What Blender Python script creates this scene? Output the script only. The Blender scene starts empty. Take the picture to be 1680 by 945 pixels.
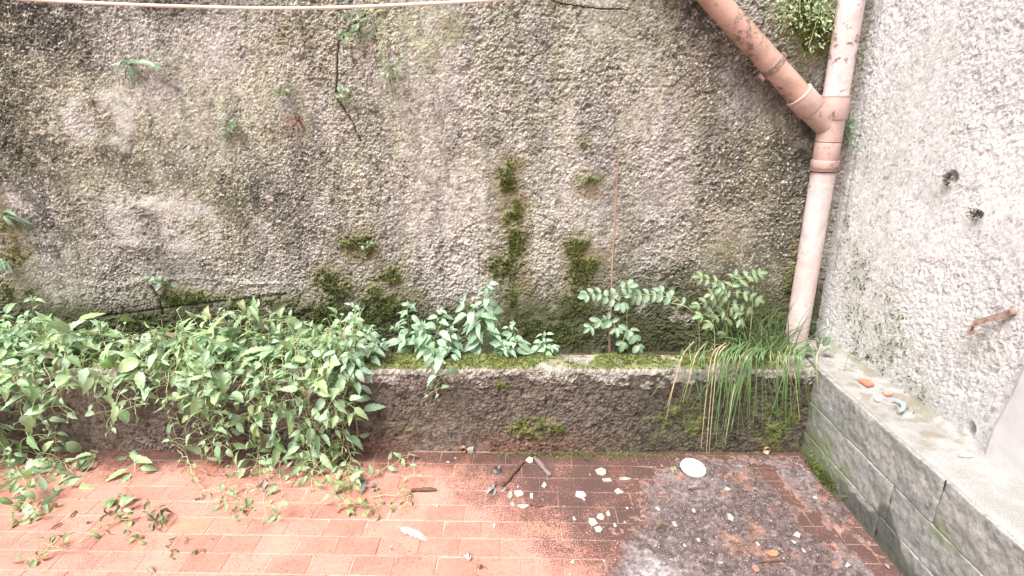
import bpy, math, random
import numpy as np
from mathutils import Vector, Matrix

C = bpy.context.scene.collection
SC = bpy.context.scene
R = math.radians
rng = random.Random(7)
nrg = np.random.default_rng(11)

# ------------------------------------------------------------------ camera, sky, sun, exposure
H = 1.55                       # eye height
FOC = 928.0                    # focal length in pixels of a 1680 wide frame
PITCH = R(18.3)
cam_d = bpy.data.cameras.new('camera'); cam = bpy.data.objects.new('camera', cam_d); C.objects.link(cam)
cam_d.sensor_width = 36.0; cam_d.lens = 36.0 * FOC / 1680.0
cam_d.clip_start = 0.02; cam_d.clip_end = 500
cam.location = (0, 0, H); cam.rotation_euler = (R(90) - PITCH, 0, 0)
SC.camera = cam

SUN_EL, SUN_AZ = R(60), R(222)          # azimuth clockwise from +y: behind the camera, to the left
world = bpy.data.worlds.new('World'); SC.world = world; world.use_nodes = True
wn = world.node_tree.nodes; wl = world.node_tree.links
bg = wn['Background']; sky = wn.new('ShaderNodeTexSky'); sky.sky_type = 'NISHITA'
sky.sun_disc = False; sky.sun_elevation = SUN_EL; sky.sun_rotation = SUN_AZ
sky.dust_density = 8.0; sky.air_density = 0.8; sky.ozone_density = 0.6; sky.altitude = 100
wl.new(sky.outputs[0], bg.inputs[0]); bg.inputs[1].default_value = 0.105
sd = bpy.data.lights.new('sun', 'SUN'); so = bpy.data.objects.new('sun', sd); C.objects.link(so)
sd.energy = 2.0; sd.angle = R(30); sd.color = (1.0, 0.985, 0.965)
sv = Vector((math.sin(SUN_AZ) * math.cos(SUN_EL), math.cos(SUN_AZ) * math.cos(SUN_EL), math.sin(SUN_EL)))
so.rotation_euler = sv.to_track_quat('Z', 'Y').to_euler(); so.location = (-3, -3, 6)
SC.view_settings.view_transform = 'Standard'; SC.view_settings.look = 'None'
SC.view_settings.gamma = 1.0; SC.view_settings.exposure = 1.30

# ------------------------------------------------------------------ where things stand
YP = 1.456 * H                 # planter front
YPB = 1.548 * H                # back of planter kerb
ZP = 0.277 * H                 # planter height
YW = 1.715 * H                 # back wall
XB = 0.865 * H                 # bench front
YPIPE = 1.665 * H
ct, st = math.cos(PITCH), math.sin(PITCH)
def ray(u, v):
    x = (u - 840) / FOC; y = (472.5 - v) / FOC
    return Vector((x, ct + y * st, -st + y * ct))
def at_y(u, v, Y): d = ray(u, v); t = Y / d.y; return Vector((d.x * t, Y, H + d.z * t))
def at_z(u, v, z): d = ray(u, v); t = (z - H) / d.z; return Vector((d.x * t, d.y * t, z))
def xr(y): return (0.992 + (1.715 * H - y) / H * 0.055) * H      # face of the right wall
def at_r(u, v):
    d = ray(u, v); t = 1.6
    for _ in range(12): t = xr(d.y * t) / d.x
    return Vector((d.x * t, d.y * t, H + d.z * t))
def lw(u, v): p = at_y(u, v, YW); return (p.x, p.z)

# ------------------------------------------------------------------ numpy noise
def _h(ix, iy, iz, s):
    n = (ix.astype(np.int64) * 374761393 + iy.astype(np.int64) * 668265263 + iz.astype(np.int64) * 2147483647 + s * 1274126177) & 0xffffffff
    n = ((n ^ (n >> 13)) * 1274126177) & 0xffffffff
    n = ((n ^ (n >> 16)) * 2246822519) & 0xffffffff
    return ((n ^ (n >> 15)) & 0xffffff) / float(0xffffff)
def vn(x, y, f, s=0):
    x = x * f; y = y * f; ix = np.floor(x); iy = np.floor(y); fx = x - ix; fy = y - iy
    fx = fx * fx * (3 - 2 * fx); fy = fy * fy * (3 - 2 * fy); z = np.zeros_like(ix)
    a = _h(ix, iy, z, s); b = _h(ix + 1, iy, z, s); c = _h(ix, iy + 1, z, s); d = _h(ix + 1, iy + 1, z, s)
    return (a * (1 - fx) + b * fx) * (1 - fy) + (c * (1 - fx) + d * fx) * fy
def fbm(x, y, f, o=4, s=0, g=0.5):
    t = np.zeros_like(x); a = 1.0; n = 0
    for k in range(o):
        ca, sa = math.cos(k * 0.9), math.sin(k * 0.9)
        t = t + a * vn(x * ca - y * sa + 3.1 * k, x * sa + y * ca, f * 2.03 ** k, s + k * 17); n += a; a *= g
    return t / n
def worley(x, y, f, s=0):
    x = x * f; y = y * f; ix = np.floor(x); iy = np.floor(y)
    best = np.full_like(x, 9.0); rid = np.zeros_like(x); z = np.zeros_like(ix)
    for dx in (-1, 0, 1):
        for dy in (-1, 0, 1):
            cx = ix + dx; cy = iy + dy
            d = np.hypot(cx + _h(cx, cy, z, s) - x, cy + _h(cx, cy, z + 1, s) - y)
            m = d < best; best = np.where(m, d, best); rid = np.where(m, _h(cx, cy, z + 2, s), rid)
    return best, rid
def ss(a, b, x): t = np.clip((x - a) / (b - a), 0, 1); return t * t * (3 - 2 * t)
def mix(a, b, m): return a * (1 - m[..., None]) + np.array(b) * m[..., None]

# ------------------------------------------------------------------ objects
def tag(o, label=None, cat=None, group=None, kind=None):
    if label: o['label'] = label
    if cat: o['category'] = cat
    if group: o['group'] = group
    if kind: o['kind'] = kind
    return o
def empty(name, loc, label=None, cat=None, group=None):
    o = bpy.data.objects.new(name, None); C.objects.link(o); o.location = loc; o.empty_display_size = 0.05
    return tag(o, label, cat, group)
def link(name, me, parent=None, mat=None):
    o = bpy.data.objects.new(name, me); C.objects.link(o)
    if mat is not None and not me.materials: me.materials.append(mat)
    if parent is not None:
        o.parent = parent
        if parent.type == 'EMPTY': o.matrix_parent_inverse = Matrix.Translation(-Vector(parent.location))
    return o
class MB:
    def __init__(s): s.v = []; s.f = []; s.c = []
    def add(s, vs, fs):
        n = len(s.v); s.v += [tuple(p) for p in vs]; s.f += [tuple(i + n for i in f) for f in fs]
    def tube(s, pts, rad, n=5, cap=True):
        pts = [Vector(p) for p in pts]; L = len(pts)
        if not hasattr(rad, '__len__'): rad = [rad] * L
        base = len(s.v); prev = None
        for i, p in enumerate(pts):
            t = (pts[min(i + 1, L - 1)] - pts[max(i - 1, 0)])
            t = t.normalized() if t.length > 1e-9 else Vector((0, 0, 1))
            if prev is None:
                prev = t.cross(Vector((0.3, 0.5, 0.81))); prev.normalize()
            a = prev - t * prev.dot(t); a.normalize(); b = t.cross(a); prev = a
            for k in range(n):
                an = 2 * math.pi * k / n
                s.v.append(tuple(p + (a * math.cos(an) + b * math.sin(an)) * rad[i]))
        for i in range(L - 1):
            for k in range(n):
                k2 = (k + 1) % n
                s.f.append((base + i * n + k, base + i * n + k2, base + (i + 1) * n + k2, base + (i + 1) * n + k))
        if cap:
            s.f.append(tuple(base + k for k in range(n - 1, -1, -1)))
            s.f.append(tuple(base + (L - 1) * n + k for k in range(n)))
    def mesh(s, name, smooth=False):
        me = bpy.data.meshes.new(name); me.from_pydata(s.v, [], s.f); me.update()
        if smooth: me.polygons.foreach_set('use_smooth', [True] * len(me.polygons))
        return me
    def build(s, name, mat, parent=None, smooth=False):
        return link(name, s.mesh(name, smooth), parent, mat)
def grid_mesh(name, P, col=None, smooth=True, flip=False):
    nu, nv = P.shape[:2]
    me = bpy.data.meshes.new(name)
    i = np.arange(nu * nv).reshape(nu, nv)
    q = np.stack([i[:-1, :-1], i[1:, :-1], i[1:, 1:], i[:-1, 1:]], -1).reshape(-1, 4)
    if flip: q = q[:, ::-1]
    nq = len(q)
    me.vertices.add(nu * nv); me.vertices.foreach_set('co', np.ascontiguousarray(P, dtype=np.float32).ravel())
    me.loops.add(nq * 4); me.loops.foreach_set('vertex_index', np.ascontiguousarray(q, dtype=np.int32).ravel())
    me.polygons.add(nq); me.polygons.foreach_set('loop_start', np.arange(0, nq * 4, 4, dtype=np.int32))
    me.update(calc_edges=True)
    me.polygons.foreach_set('use_smooth', np.full(nq, smooth))
    if col is not None:
        a = me.color_attributes.new('tint', 'FLOAT_COLOR', 'POINT')
        c4 = np.ones((nu * nv, 4), np.float32); c4[:, :3] = np.clip(col.reshape(-1, 3), 0, 1); a.data.foreach_set('color', c4.ravel())
    me.validate(); return me

# ------------------------------------------------------------------ materials
def newmat(name):
    m = bpy.data.materials.new(name); m.use_nodes = True; nt = m.node_tree
    return m, nt, nt.nodes['Principled BSDF']
def node(nt, t, **k):
    n = nt.nodes.new(t)
    for a, b in k.items(): setattr(n, a, b)
    return n
def noise(nt, scale, detail=4, rough=0.6, coord=None, dist=0.0):
    n = node(nt, 'ShaderNodeTexNoise'); n.inputs['Scale'].default_value = scale; n.inputs['Detail'].default_value = detail
    n.inputs['Roughness'].default_value = rough; n.inputs['Distortion'].default_value = dist
    if coord is not None: nt.links.new(coord, n.inputs['Vector'])
    return n.outputs['Fac']
def ramp(nt, fac, stops):
    r = node(nt, 'ShaderNodeValToRGB'); e = r.color_ramp.elements
    while len(e) < len(stops): e.new(0.5)
    for el, (p, c) in zip(e, stops):
        el.position = p; el.color = (c, c, c, 1) if not hasattr(c, '__len__') else (*c, 1)
    nt.links.new(fac, r.inputs[0]); return r.outputs[0]
def mixc(nt, fac, a, b, mode='MIX'):
    n = node(nt, 'ShaderNodeMix', data_type='RGBA', blend_type=mode)
    for k, v in ((0, fac), (6, a), (7, b)):
        if hasattr(v, 'is_linked'): nt.links.new(v, n.inputs[k])
        elif k == 0: n.inputs[0].default_value = v
        else: n.inputs[k].default_value = (*v, 1)
    return n.outputs[2]
def math_(nt, op, a, b=0.0, clamp=False):
    n = node(nt, 'ShaderNodeMath', operation=op, use_clamp=clamp)
    for k, v in ((0, a), (1, b)):
        if hasattr(v, 'is_linked'): nt.links.new(v, n.inputs[k])
        else: n.inputs[k].default_value = v
    return n.outputs[0]
def bump(nt, b, h, strength=0.4, dist=0.004):
    n = node(nt, 'ShaderNodeBump'); n.inputs['Strength'].default_value = strength; n.inputs['Distance'].default_value = dist
    nt.links.new(h, n.inputs['Height']); nt.links.new(n.outputs[0], b.inputs['Normal'])
def pos(nt): return node(nt, 'ShaderNodeNewGeometry').outputs['Position']
def objc(nt): return node(nt, 'ShaderNodeTexCoord').outputs['Object']
def rnd(nt): return node(nt, 'ShaderNodeObjectInfo').outputs['Random']

def tint_mat(name, rough=0.95, sc=260, lo=0.72, hi=1.3, bs=0.5, bd=0.003, spec=0.2):
    m, nt, b = newmat(name)
    a = node(nt, 'ShaderNodeVertexColor', layer_name='tint').outputs[0]
    p = pos(nt); n = noise(nt, sc, 5, 0.7, p)
    c = mixc(nt, 1.0, a, ramp(nt, n, [(0.3, lo), (0.7, hi)]), 'MULTIPLY')
    nt.links.new(c, b.inputs['Base Color']); b.inputs['Roughness'].default_value = rough
    b.inputs['Specular IOR Level'].default_value = spec
    bump(nt, b, noise(nt, sc * 0.8, 5, 0.7, p), bs, bd); return m
M_stucco = tint_mat('stucco', 0.95, 300, 0.70, 1.30, 0.7, 0.004)
M_stone = tint_mat('grey_stone', 0.9, 260, 0.62, 1.34, 0.7, 0.003)
M_crust = tint_mat('dirt', 0.95, 320, 0.55, 1.45, 0.7, 0.003)
M_soil = tint_mat('soil', 1.0, 150, 0.5, 1.5, 0.9, 0.01)

def plain(name, col, rough=0.7, var=0.2, sc=60, bs=0.2, bd=0.002, spec=0.4, dark=None, dthr=0.6, rv=0.0):
    m, nt, b = newmat(name); p = objc(nt); n = noise(nt, sc, 4, 0.65, p)
    c = mixc(nt, ramp(nt, n, [(0.3, 0.0), (0.7, 1.0)]), tuple(x * (1 - var) for x in col), tuple(min(1, x * (1 + var)) for x in col))
    if dark is not None:
        n2 = noise(nt, sc * 0.35, 6, 0.75, p, 0.4)
        c = mixc(nt, ramp(nt, n2, [(dthr, 0.0), (dthr + 0.05, 1.0)]), c, dark)
    if rv:
        c = mixc(nt, 1.0, c, ramp(nt, rnd(nt), [(0, 1 - rv), (1, 1 + rv)]), 'MULTIPLY')
    nt.links.new(c, b.inputs['Base Color']); b.inputs['Roughness'].default_value = rough
    b.inputs['Specular IOR Level'].default_value = spec
    if bs: bump(nt, b, n, bs, bd)
    return m

def leaf_mat(name, cols, rough=0.40, trans=0.28, spec=0.6, spots=0.0):
    m, nt, b = newmat(name)
    st_ = [(i / (len(cols) - 1), c) for i, c in enumerate(cols)]
    c = ramp(nt, rnd(nt), st_)
    v = node(nt, 'ShaderNodeVertexColor', layer_name='vein').outputs[0]
    p = objc(nt)
    c = mixc(nt, 1.0, c, ramp(nt, noise(nt, 4.5, 4, 0.6, p), [(0.3, 0.8), (0.7, 1.2)]), 'MULTIPLY')
    c = mixc(nt, ramp(nt, v, [(0.0, 0.0), (1.0, 0.5)]), c, (0.36, 0.46, 0.24))
    if spots:
        c = mixc(nt, ramp(nt, noise(nt, 7, 3, 0.6, p), [(1 - spots, 0.0), (1.04 - spots, 0.8)]), c, (0.18, 0.12, 0.05))
    nt.links.new(c, b.inputs['Base Color']); b.inputs['Roughness'].default_value = rough
    b.inputs['Specular IOR Level'].default_value = spec
    wv = node(nt, 'ShaderNodeTexWave'); wv.inputs['Scale'].default_value = 3.2; wv.inputs['Distortion'].default_value = 2.0
    wv.bands_direction = 'Y'; nt.links.new(p, wv.inputs['Vector']); bump(nt, b, wv.outputs['Fac'], 0.12, 0.02)
    t = node(nt, 'ShaderNodeBsdfTranslucent'); nt.links.new(mixc(nt, 1.0, c, (0.85, 1.0, 0.6), 'MULTIPLY'), t.inputs[0])
    ms = node(nt, 'ShaderNodeMixShader'); ms.inputs[0].default_value = trans
    nt.links.new(b.outputs[0], ms.inputs[1]); nt.links.new(t.outputs[0], ms.inputs[2])
    nt.links.new(ms.outputs[0], nt.nodes['Material Output'].inputs[0]); return m
M_vine = leaf_mat('vine_leaf', [(0.18, 0.31, 0.13), (0.30, 0.46, 0.27), (0.36, 0.52, 0.34), (0.37, 0.50, 0.24), (0.39, 0.50, 0.26), (0.29, 0.46, 0.29), (0.35, 0.50, 0.34), (0.22, 0.37, 0.17)], spots=0.36)
M_nettle = leaf_mat('nettle_leaf', [(0.26, 0.43, 0.28), (0.38, 0.56, 0.42), (0.32, 0.50, 0.36), (0.39, 0.55, 0.38)])
M_ash = leaf_mat('seedling_leaf', [(0.17, 0.29, 0.20), (0.25, 0.38, 0.27), (0.20, 0.33, 0.21)])
M_shrub = leaf_mat('shrub_leaf', [(0.15, 0.26, 0.14), (0.23, 0.35, 0.22), (0.26, 0.33, 0.16), (0.20, 0.32, 0.20)], spots=0.35)
M_fern = leaf_mat('fern_leaf', [(0.15, 0.24, 0.15), (0.24, 0.34, 0.26), (0.19, 0.29, 0.19)])
M_wilt = leaf_mat('wilted_leaf', [(0.27, 0.33, 0.13), (0.22, 0.32, 0.15), (0.33, 0.34, 0.15), (0.27, 0.24, 0.13)], 0.6, spots=0.42)
M_dry = leaf_mat('dry_leaf', [(0.23, 0.19, 0.13), (0.30, 0.27, 0.20), (0.20, 0.21, 0.13), (0.16, 0.11, 0.07)], 0.8)
M_grey_leaf = leaf_mat('grey_dead_leaf', [(0.26, 0.27, 0.28), (0.20, 0.22, 0.24)], 0.7, 0.1)
M_grass = plain('grass_blade', (0.115, 0.20, 0.075), 0.5, 0.3, 12, 0)
M_straw = plain('dry_grass', (0.42, 0.36, 0.22), 0.7, 0.25, 20, 0)
M_stem = plain('green_stem', (0.24, 0.31, 0.12), 0.6, 0.25, 30, 0)
M_pale_stem = plain('pale_stem', (0.38, 0.42, 0.22), 0.7, 0.25, 30, 0)
M_red_stem = plain('red_stem', (0.29, 0.18, 0.135), 0.6, 0.25, 40, 0.2)
M_root = plain('root', (0.34, 0.22, 0.15), 0.85, 0.3, 60, 0.2)
M_moss = plain('moss', (0.11, 0.14, 0.038), 1.0, 0.55, 14, 0)
M_bark = plain('bark', (0.13, 0.075, 0.05), 0.9, 0.5, 60, 0.8, 0.004)
M_rope = plain('rope', (0.72, 0.68, 0.58), 0.8, 0.12, 200, 0.3)
M_plastic = plain('white_plastic', (0.80, 0.80, 0.80), 0.35, 0.05, 30, 0.05, spec=0.5, dark=(0.5, 0.47, 0.45), dthr=0.66)
M_chip = plain('pale_chip', (0.385, 0.365, 0.33), 0.9, 0.4, 60, 0.3, rv=0.2)
M_greychip = plain('grey_chip', (0.34, 0.34, 0.31), 0.85, 0.3, 60, 0.4)
M_terra = plain('terracotta', (0.48, 0.19, 0.11), 0.85, 0.2, 80, 0.3)
M_rust = plain('rust', (0.25, 0.175, 0.145), 0.85, 0.45, 60, 0.5)
M_blue = plain('blue_plastic', (0.28, 0.46, 0.54), 0.4, 0.1, 40, 0)
M_ring = plain('rubber_ring', (0.23, 0.13, 0.11), 0.6, 0.2, 60, 0.1)
M_feather = plain('feather', (0.52, 0.52, 0.49), 0.9, 0.15, 90, 0)
M_plaster = plain('smooth_plaster', (0.48, 0.48, 0.49), 0.9, 0.10, 14, 0.15, 0.003, dark=(0.5, 0.48, 0.47), dthr=0.62)

def pipe_mat(name, col, fade, dirt_thr):
    m, nt, b = newmat(name); p = pos(nt)
    n = noise(nt, 5, 5, 0.6, p)
    c = mixc(nt, ramp(nt, n, [(0.3, 0.0), (0.7, 1.0)]), col, fade)
    n2 = noise(nt, 26, 7, 0.75, p, 0.5)
    n3 = noise(nt, 4.5, 3, 0.6, p)
    k = math_(nt, 'ADD', math_(nt, 'MULTIPLY', n2, 0.55), math_(nt, 'MULTIPLY', n3, 0.45))
    st2 = noise(nt, 160, 4, 0.7, p); st3 = noise(nt, 11, 4, 0.65, p, 0.6)
    c = mixc(nt, ramp(nt, st3, [(0.44, 0.0), (0.70, 0.65)]), c, tuple(x * 0.62 for x in col))
    c = mixc(nt, 1.0, c, ramp(nt, st2, [(0.3, 0.88), (0.7, 1.1)]), 'MULTIPLY')
    c = mixc(nt, ramp(nt, k, [(dirt_thr, 0.0), (dirt_thr + 0.03, 0.85)]), c, (0.13, 0.085, 0.07))
    nt.links.new(c, b.inputs['Base Color'])
    b.inputs['Roughness'].default_value = 0.38; b.inputs['Specular IOR Level'].default_value = 0.5
    bump(nt, b, noise(nt, 60, 4, 0.6, p), 0.06, 0.002); return m
M_pipe_o = pipe_mat('orange_pipe', (0.45, 0.275, 0.22), (0.52, 0.35, 0.295), 0.52)
M_pipe_v = pipe_mat('faded_pipe', (0.60, 0.48, 0.465), (0.68, 0.59, 0.58), 0.585)
M_fit = pipe_mat('pipe_fitting', (0.44, 0.30, 0.265), (0.50, 0.36, 0.325), 0.585)

def floor_dirt(nt, c, p, X, Y):
    # damp rust-brown staining along the foot of the planter
    w = math_(nt, 'ADD', math_(nt, 'MULTIPLY', math_(nt, 'SUBTRACT', Y, 2.06), 4.5), math_(nt, 'MULTIPLY', math_(nt, 'SUBTRACT', noise(nt, 6, 4, 0.65, p, 0.3), 0.5), 3.0))
    c = mixc(nt, ramp(nt, w, [(0.15, 0.0), (0.75, 0.85)]), c, (0.24, 0.085, 0.05))
    # dirt: more of it to the right and along the foot of the planter
    d1 = math_(nt, 'ADD', math_(nt, 'ADD', X, 0.40), math_(nt, 'MULTIPLY', math_(nt, 'SUBTRACT', Y, 2.171), 0.96))
    d1 = math_(nt, 'MULTIPLY', d1, 2.3)
    d1 = math_(nt, 'MINIMUM', d1, 0.82)
    d2 = math_(nt, 'MULTIPLY', math_(nt, 'SUBTRACT', Y, 2.10), 5.0)
    d2 = math_(nt, 'MINIMUM', d2, 0.55)
    d = math_(nt, 'MAXIMUM', math_(nt, 'MAXIMUM', d1, d2), -0.35)
    big = math_(nt, 'SUBTRACT', noise(nt, 7, 4, 0.65, p, 0.3), 0.5)
    d = math_(nt, 'ADD', d, math_(nt, 'MULTIPLY', big, 2.0))
    sp2 = math_(nt, 'SUBTRACT', noise(nt, 210, 3, 0.75, p), 0.5)
    k = math_(nt, 'ADD', d, math_(nt, 'MULTIPLY', sp2, 5.0))
    c = mixc(nt, ramp(nt, k, [(-0.0, 0.0), (0.45, 0.93)]), c, (0.062, 0.040, 0.037))
    return c
def tile_mat():
    m, nt, b = newmat('red_tile'); p = pos(nt); sp = node(nt, 'ShaderNodeSeparateXYZ'); nt.links.new(p, sp.inputs[0])
    X, Y = sp.outputs[0], sp.outputs[1]
    c = ramp(nt, rnd(nt), [(0, (0.405, 0.182, 0.138)), (0.5, (0.445, 0.208, 0.162)), (0.93, (0.475, 0.228, 0.182)), (1, (0.40, 0.22, 0.15))])
    c = mixc(nt, 1.0, c, ramp(nt, noise(nt, 90, 5, 0.7, p), [(0.3, 0.8), (0.7, 1.2)]), 'MULTIPLY')
    c = mixc(nt, ramp(nt, noise(nt, 5, 4, 0.6, p), [(0.45, 0.0), (0.75, 0.5)]), c, (0.54, 0.31, 0.25))
    c = floor_dirt(nt, c, p, X, Y)
    # lime bloom
    l = math_(nt, 'ADD', noise(nt, 240, 2, 0.6, p), math_(nt, 'MULTIPLY', noise(nt, 6, 3, 0.6, p), 0.35))
    c = mixc(nt, ramp(nt, l, [(0.90, 0.0), (0.96, 0.5)]), c, (0.55, 0.5, 0.48))
    nt.links.new(c, b.inputs['Base Color']); b.inputs['Roughness'].default_value = 0.72
    b.inputs['Specular IOR Level'].default_value = 0.35
    bump(nt, b, noise(nt, 220, 4, 0.7, p), 0.3, 0.002); return m
M_tile = tile_mat()
def grout_mat():
    m, nt, b = newmat('grout'); p = pos(nt); sp = node(nt, 'ShaderNodeSeparateXYZ'); nt.links.new(p, sp.inputs[0])
    c = ramp(nt, noise(nt, 30, 4, 0.6, p), [(0.3, (0.40, 0.26, 0.21)), (0.7, (0.51, 0.38, 0.33))])
    c = mixc(nt, ramp(nt, noise(nt, 9, 4, 0.6, p), [(0.5, 0.0), (0.66, 0.7)]), c, (0.40, 0.22, 0.17))
    k = mixc(nt, 0.55, c, floor_dirt(nt, c, p, sp.outputs[0], sp.outputs[1]))
    nt.links.new(k, b.inputs['Base Color']); b.inputs['Roughness'].default_value = 0.95
    bump(nt, b, noise(nt, 200, 4, 0.6, p), 0.3, 0.002); return m
M_grout = grout_mat()

# ------------------------------------------------------------------ the setting
# ground sheet under everything
g = MB(); g.add([(-40, -40, -0.12), (40, -40, -0.12), (40, 40, -0.12), (-40, 40, -0.12)], [(0, 1, 2, 3)])
tag(g.build('ground', plain('earth', (0.16, 0.13, 0.10), 1.0, 0.3, 3, 0.3)), kind='structure')

# floor: grout bed with the tiles laid on it
fl = MB(); x0, x1, y0, y1 = -3.9, XB + 0.16, -1.2, YP + 0.11
vs = [(x, y, z) for z in (-0.10, 0.0036) for (x, y) in ((x0, y0), (x1, y0), (x1, y1), (x0, y1))]
fl.add(vs, [(3, 2, 1, 0), (4, 5, 6, 7), (0, 1, 5, 4), (1, 2, 6, 5), (2, 3, 7, 6), (3, 0, 4, 7)])
floor = tag(fl.build('floor', M_grout), kind='structure')
TW, TD, GR, GC = 0.149, 0.0905, 0.0027, 0.0012
def tile_geo():
    a, b2 = (TW - GC) / 2, (TD - GR) / 2; e = 0.0022; t = 0.0055
    vs = []
    for (ex, z) in ((0, -0.001), (0, t - e), (e, t)):
        vs += [(-a + ex, -b2 + ex, z), (a - ex, -b2 + ex, z), (a - ex, b2 - ex, z), (-a + ex, b2 - ex, z)]
    fs = []
    for r in range(2):
        for k in range(4): fs.append((r * 4 + k, r * 4 + (k + 1) % 4, r * 4 + 4 + (k + 1) % 4, r * 4 + 4 + k))
    fs.append((8, 9, 10, 11)); return vs, fs
tv, tf = tile_geo()
tile_me = bpy.data.meshes.new('tile'); tile_me.from_pydata(tv, [], tf); tile_me.update(); tile_me.materials.append(M_tile)
tile_kinds = [tile_me] * 6
for q in range(4):                                   # some tiles have lost a corner
    v2 = [Vector(p) for p in tv]
    k = q % 4; d = Vector((-math.copysign(0.0022 + 0.0006 * q, v2[8 + k].x), -math.copysign(0.002, v2[8 + k].y), 0))
    v2[8 + k] += d; v2[4 + k] += d * 0.7 - Vector((0, 0, 0.0015)); v2[8 + k].z -= 0.0012
    m2 = bpy.data.meshes.new('tile'); m2.from_pydata(v2, [], tf); m2.update(); m2.materials.append(M_tile); tile_kinds.append(m2)
TROT = R(-1.2); cT, sT = math.cos(TROT), math.sin(TROT)
rest = MB(); cand = []
yrow = 2.20
for r in range(-2, 36):
    for c in range(-30, 16):
        lx = c * TW + (0.5 * TW if r % 2 else 0) + 0.041; ly = yrow - r * TD
        X = lx * cT - (ly - 2.0) * sT; Y = lx * sT + (ly - 2.0) * cT + 2.0
        if X < -3.7 or X > XB + TW / 2 - 0.01 or Y > YP + TD / 2 - 0.01 or Y < -1.0: continue
        inview = Y > 1.44 and abs(X) < 0.92 * (Y * ct + 1.55 * st) + 0.1
        cand.append((0 if inview else 1, -Y, X, Y))
cand.sort()
for i, (iv, _, X, Y) in enumerate(cand):
    rz = TROT + R(rng.uniform(-0.35, 0.35)); z = rng.uniform(-0.0006, 0.0012)
    tx, ty = R(rng.uniform(-0.8, 0.8)), R(rng.uniform(-0.6, 0.6))
    mt = Matrix.Translation((X, Y, z)) @ Matrix.Rotation(rz, 4, 'Z') @ Matrix.Rotation(tx, 4, 'X') @ Matrix.Rotation(ty, 4, 'Y')
    if iv == 0 and i < 300:
        o = bpy.data.objects.new('tile', rng.choice(tile_kinds)); C.objects.link(o); o.parent = floor; o.matrix_local = mt
    else:
        rest.add([mt @ Vector(p) for p in tv], tf)
tag(rest.build('tiles_beyond', M_tile, floor), kind='stuff')

# distance to a polygon (negative inside)
def poly_sd(x, y, poly):
    d = np.full_like(x, 1e9); ins = np.zeros(x.shape, bool); n = len(poly)
    for i in range(n):
        ax, ay = poly[i]; bx, by = poly[(i + 1) % n]
        ex, ey = bx - ax, by - ay; L = ex * ex + ey * ey + 1e-12
        t = np.clip(((x - ax) * ex + (y - ay) * ey) / L, 0, 1)
        d = np.minimum(d, np.hypot(x - ax - t * ex, y - ay - t * ey))
        if ay != by:
            c_ = ((ay > y) != (by > y)) & (x < (bx - ax) * (y - ay) / (by - ay) + ax); ins ^= c_
    return np.where(ins, -d, d)
def fpoly(px): return [tuple(at_z(u, v, 0.0)[:2]) for u, v in px]

# crust of dirt and old mortar over the tiles on the right
xs = np.arange(0.10, XB - 0.002, 0.005); ys = np.arange(1.22, YP - 0.004, 0.005)
X, Y = np.meshgrid(xs, ys, indexing='ij')
sd0 = poly_sd(X, Y, fpoly([(1050, 790), (1120, 752), (1310, 748), (1350, 790), (1420, 870), (1560, 1060), (950, 1060), (1000, 900), (1030, 840)]))
n1 = fbm(X, Y, 9, 5, 5); n2 = fbm(X, Y, 60, 3, 6)
f = -sd0 + (n1 - 0.5) * 0.18 + (n2 - 0.5) * 0.14
for pl in ([(1228, 762), (1262, 768), (1300, 805), (1322, 836), (1296, 830), (1262, 800)], [(1305, 836), (1345, 846), (1385, 915), (1350, 905), (1318, 862)], [(1350, 852), (1395, 880), (1475, 945), (1440, 950), (1385, 892)]):
    s2 = poly_sd(X, Y, fpoly(pl)); f = np.minimum(f, s2 * 2.2 + (n1 - 0.42) * 0.22 + (n2 - 0.5) * 0.07)
m = ss(-0.02, 0.03, f)
wd, wr = worley(X, Y, 70, 4)
Z = -0.004 + m * (0.0105 + 0.004 * fbm(X, Y, 25, 4, 8) + 0.004 * np.clip(0.5 - wd, 0, 1) * (wr > 0.6))
col = np.ones(X.shape + (3,)) * np.array((0.105, 0.080, 0.078))
col = mix(col, (0.145, 0.118, 0.118), ss(0.45, 0.65, fbm(X, Y, 5, 4, 12)))
col = mix(col, (0.31, 0.285, 0.29), ss(0.0, 0.09, -poly_sd(X, Y, fpoly([(1015, 890), (1075, 885), (1120, 960), (1010, 980)])) + (n1 - 0.5) * 0.15) * 0.8)
col = mix(col, (0.30, 0.27, 0.27), ss(0.62, 0.74, n2) * 0.35)
col = mix(col, (0.30, 0.15, 0.10), ss(0.64, 0.76, fbm(X, Y, 14, 4, 22)) * 0.4)
col = mix(col, (0.10, 0.08, 0.08), ss(0.56, 0.7, fbm(X, Y, 11, 5, 31)) * 0.5)
col = mix(col, (0.24, 0.12, 0.085), ss(0.10, 0.0, f) * ss(0.35, 0.6, n2) * 0.7)
col *= (0.45 + 0.8 * wr + 0.6 * nrg.random(X.shape) ** 2)[..., None]
cr = link('dirt_crust', grid_mesh('dirt_crust', np.stack([X, Y, Z], -1), col), None, M_crust)
tag(cr, 'thin grey crust of dirt and old mortar over the tiles beside the stone bench', 'dirt', kind='stuff')

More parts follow.
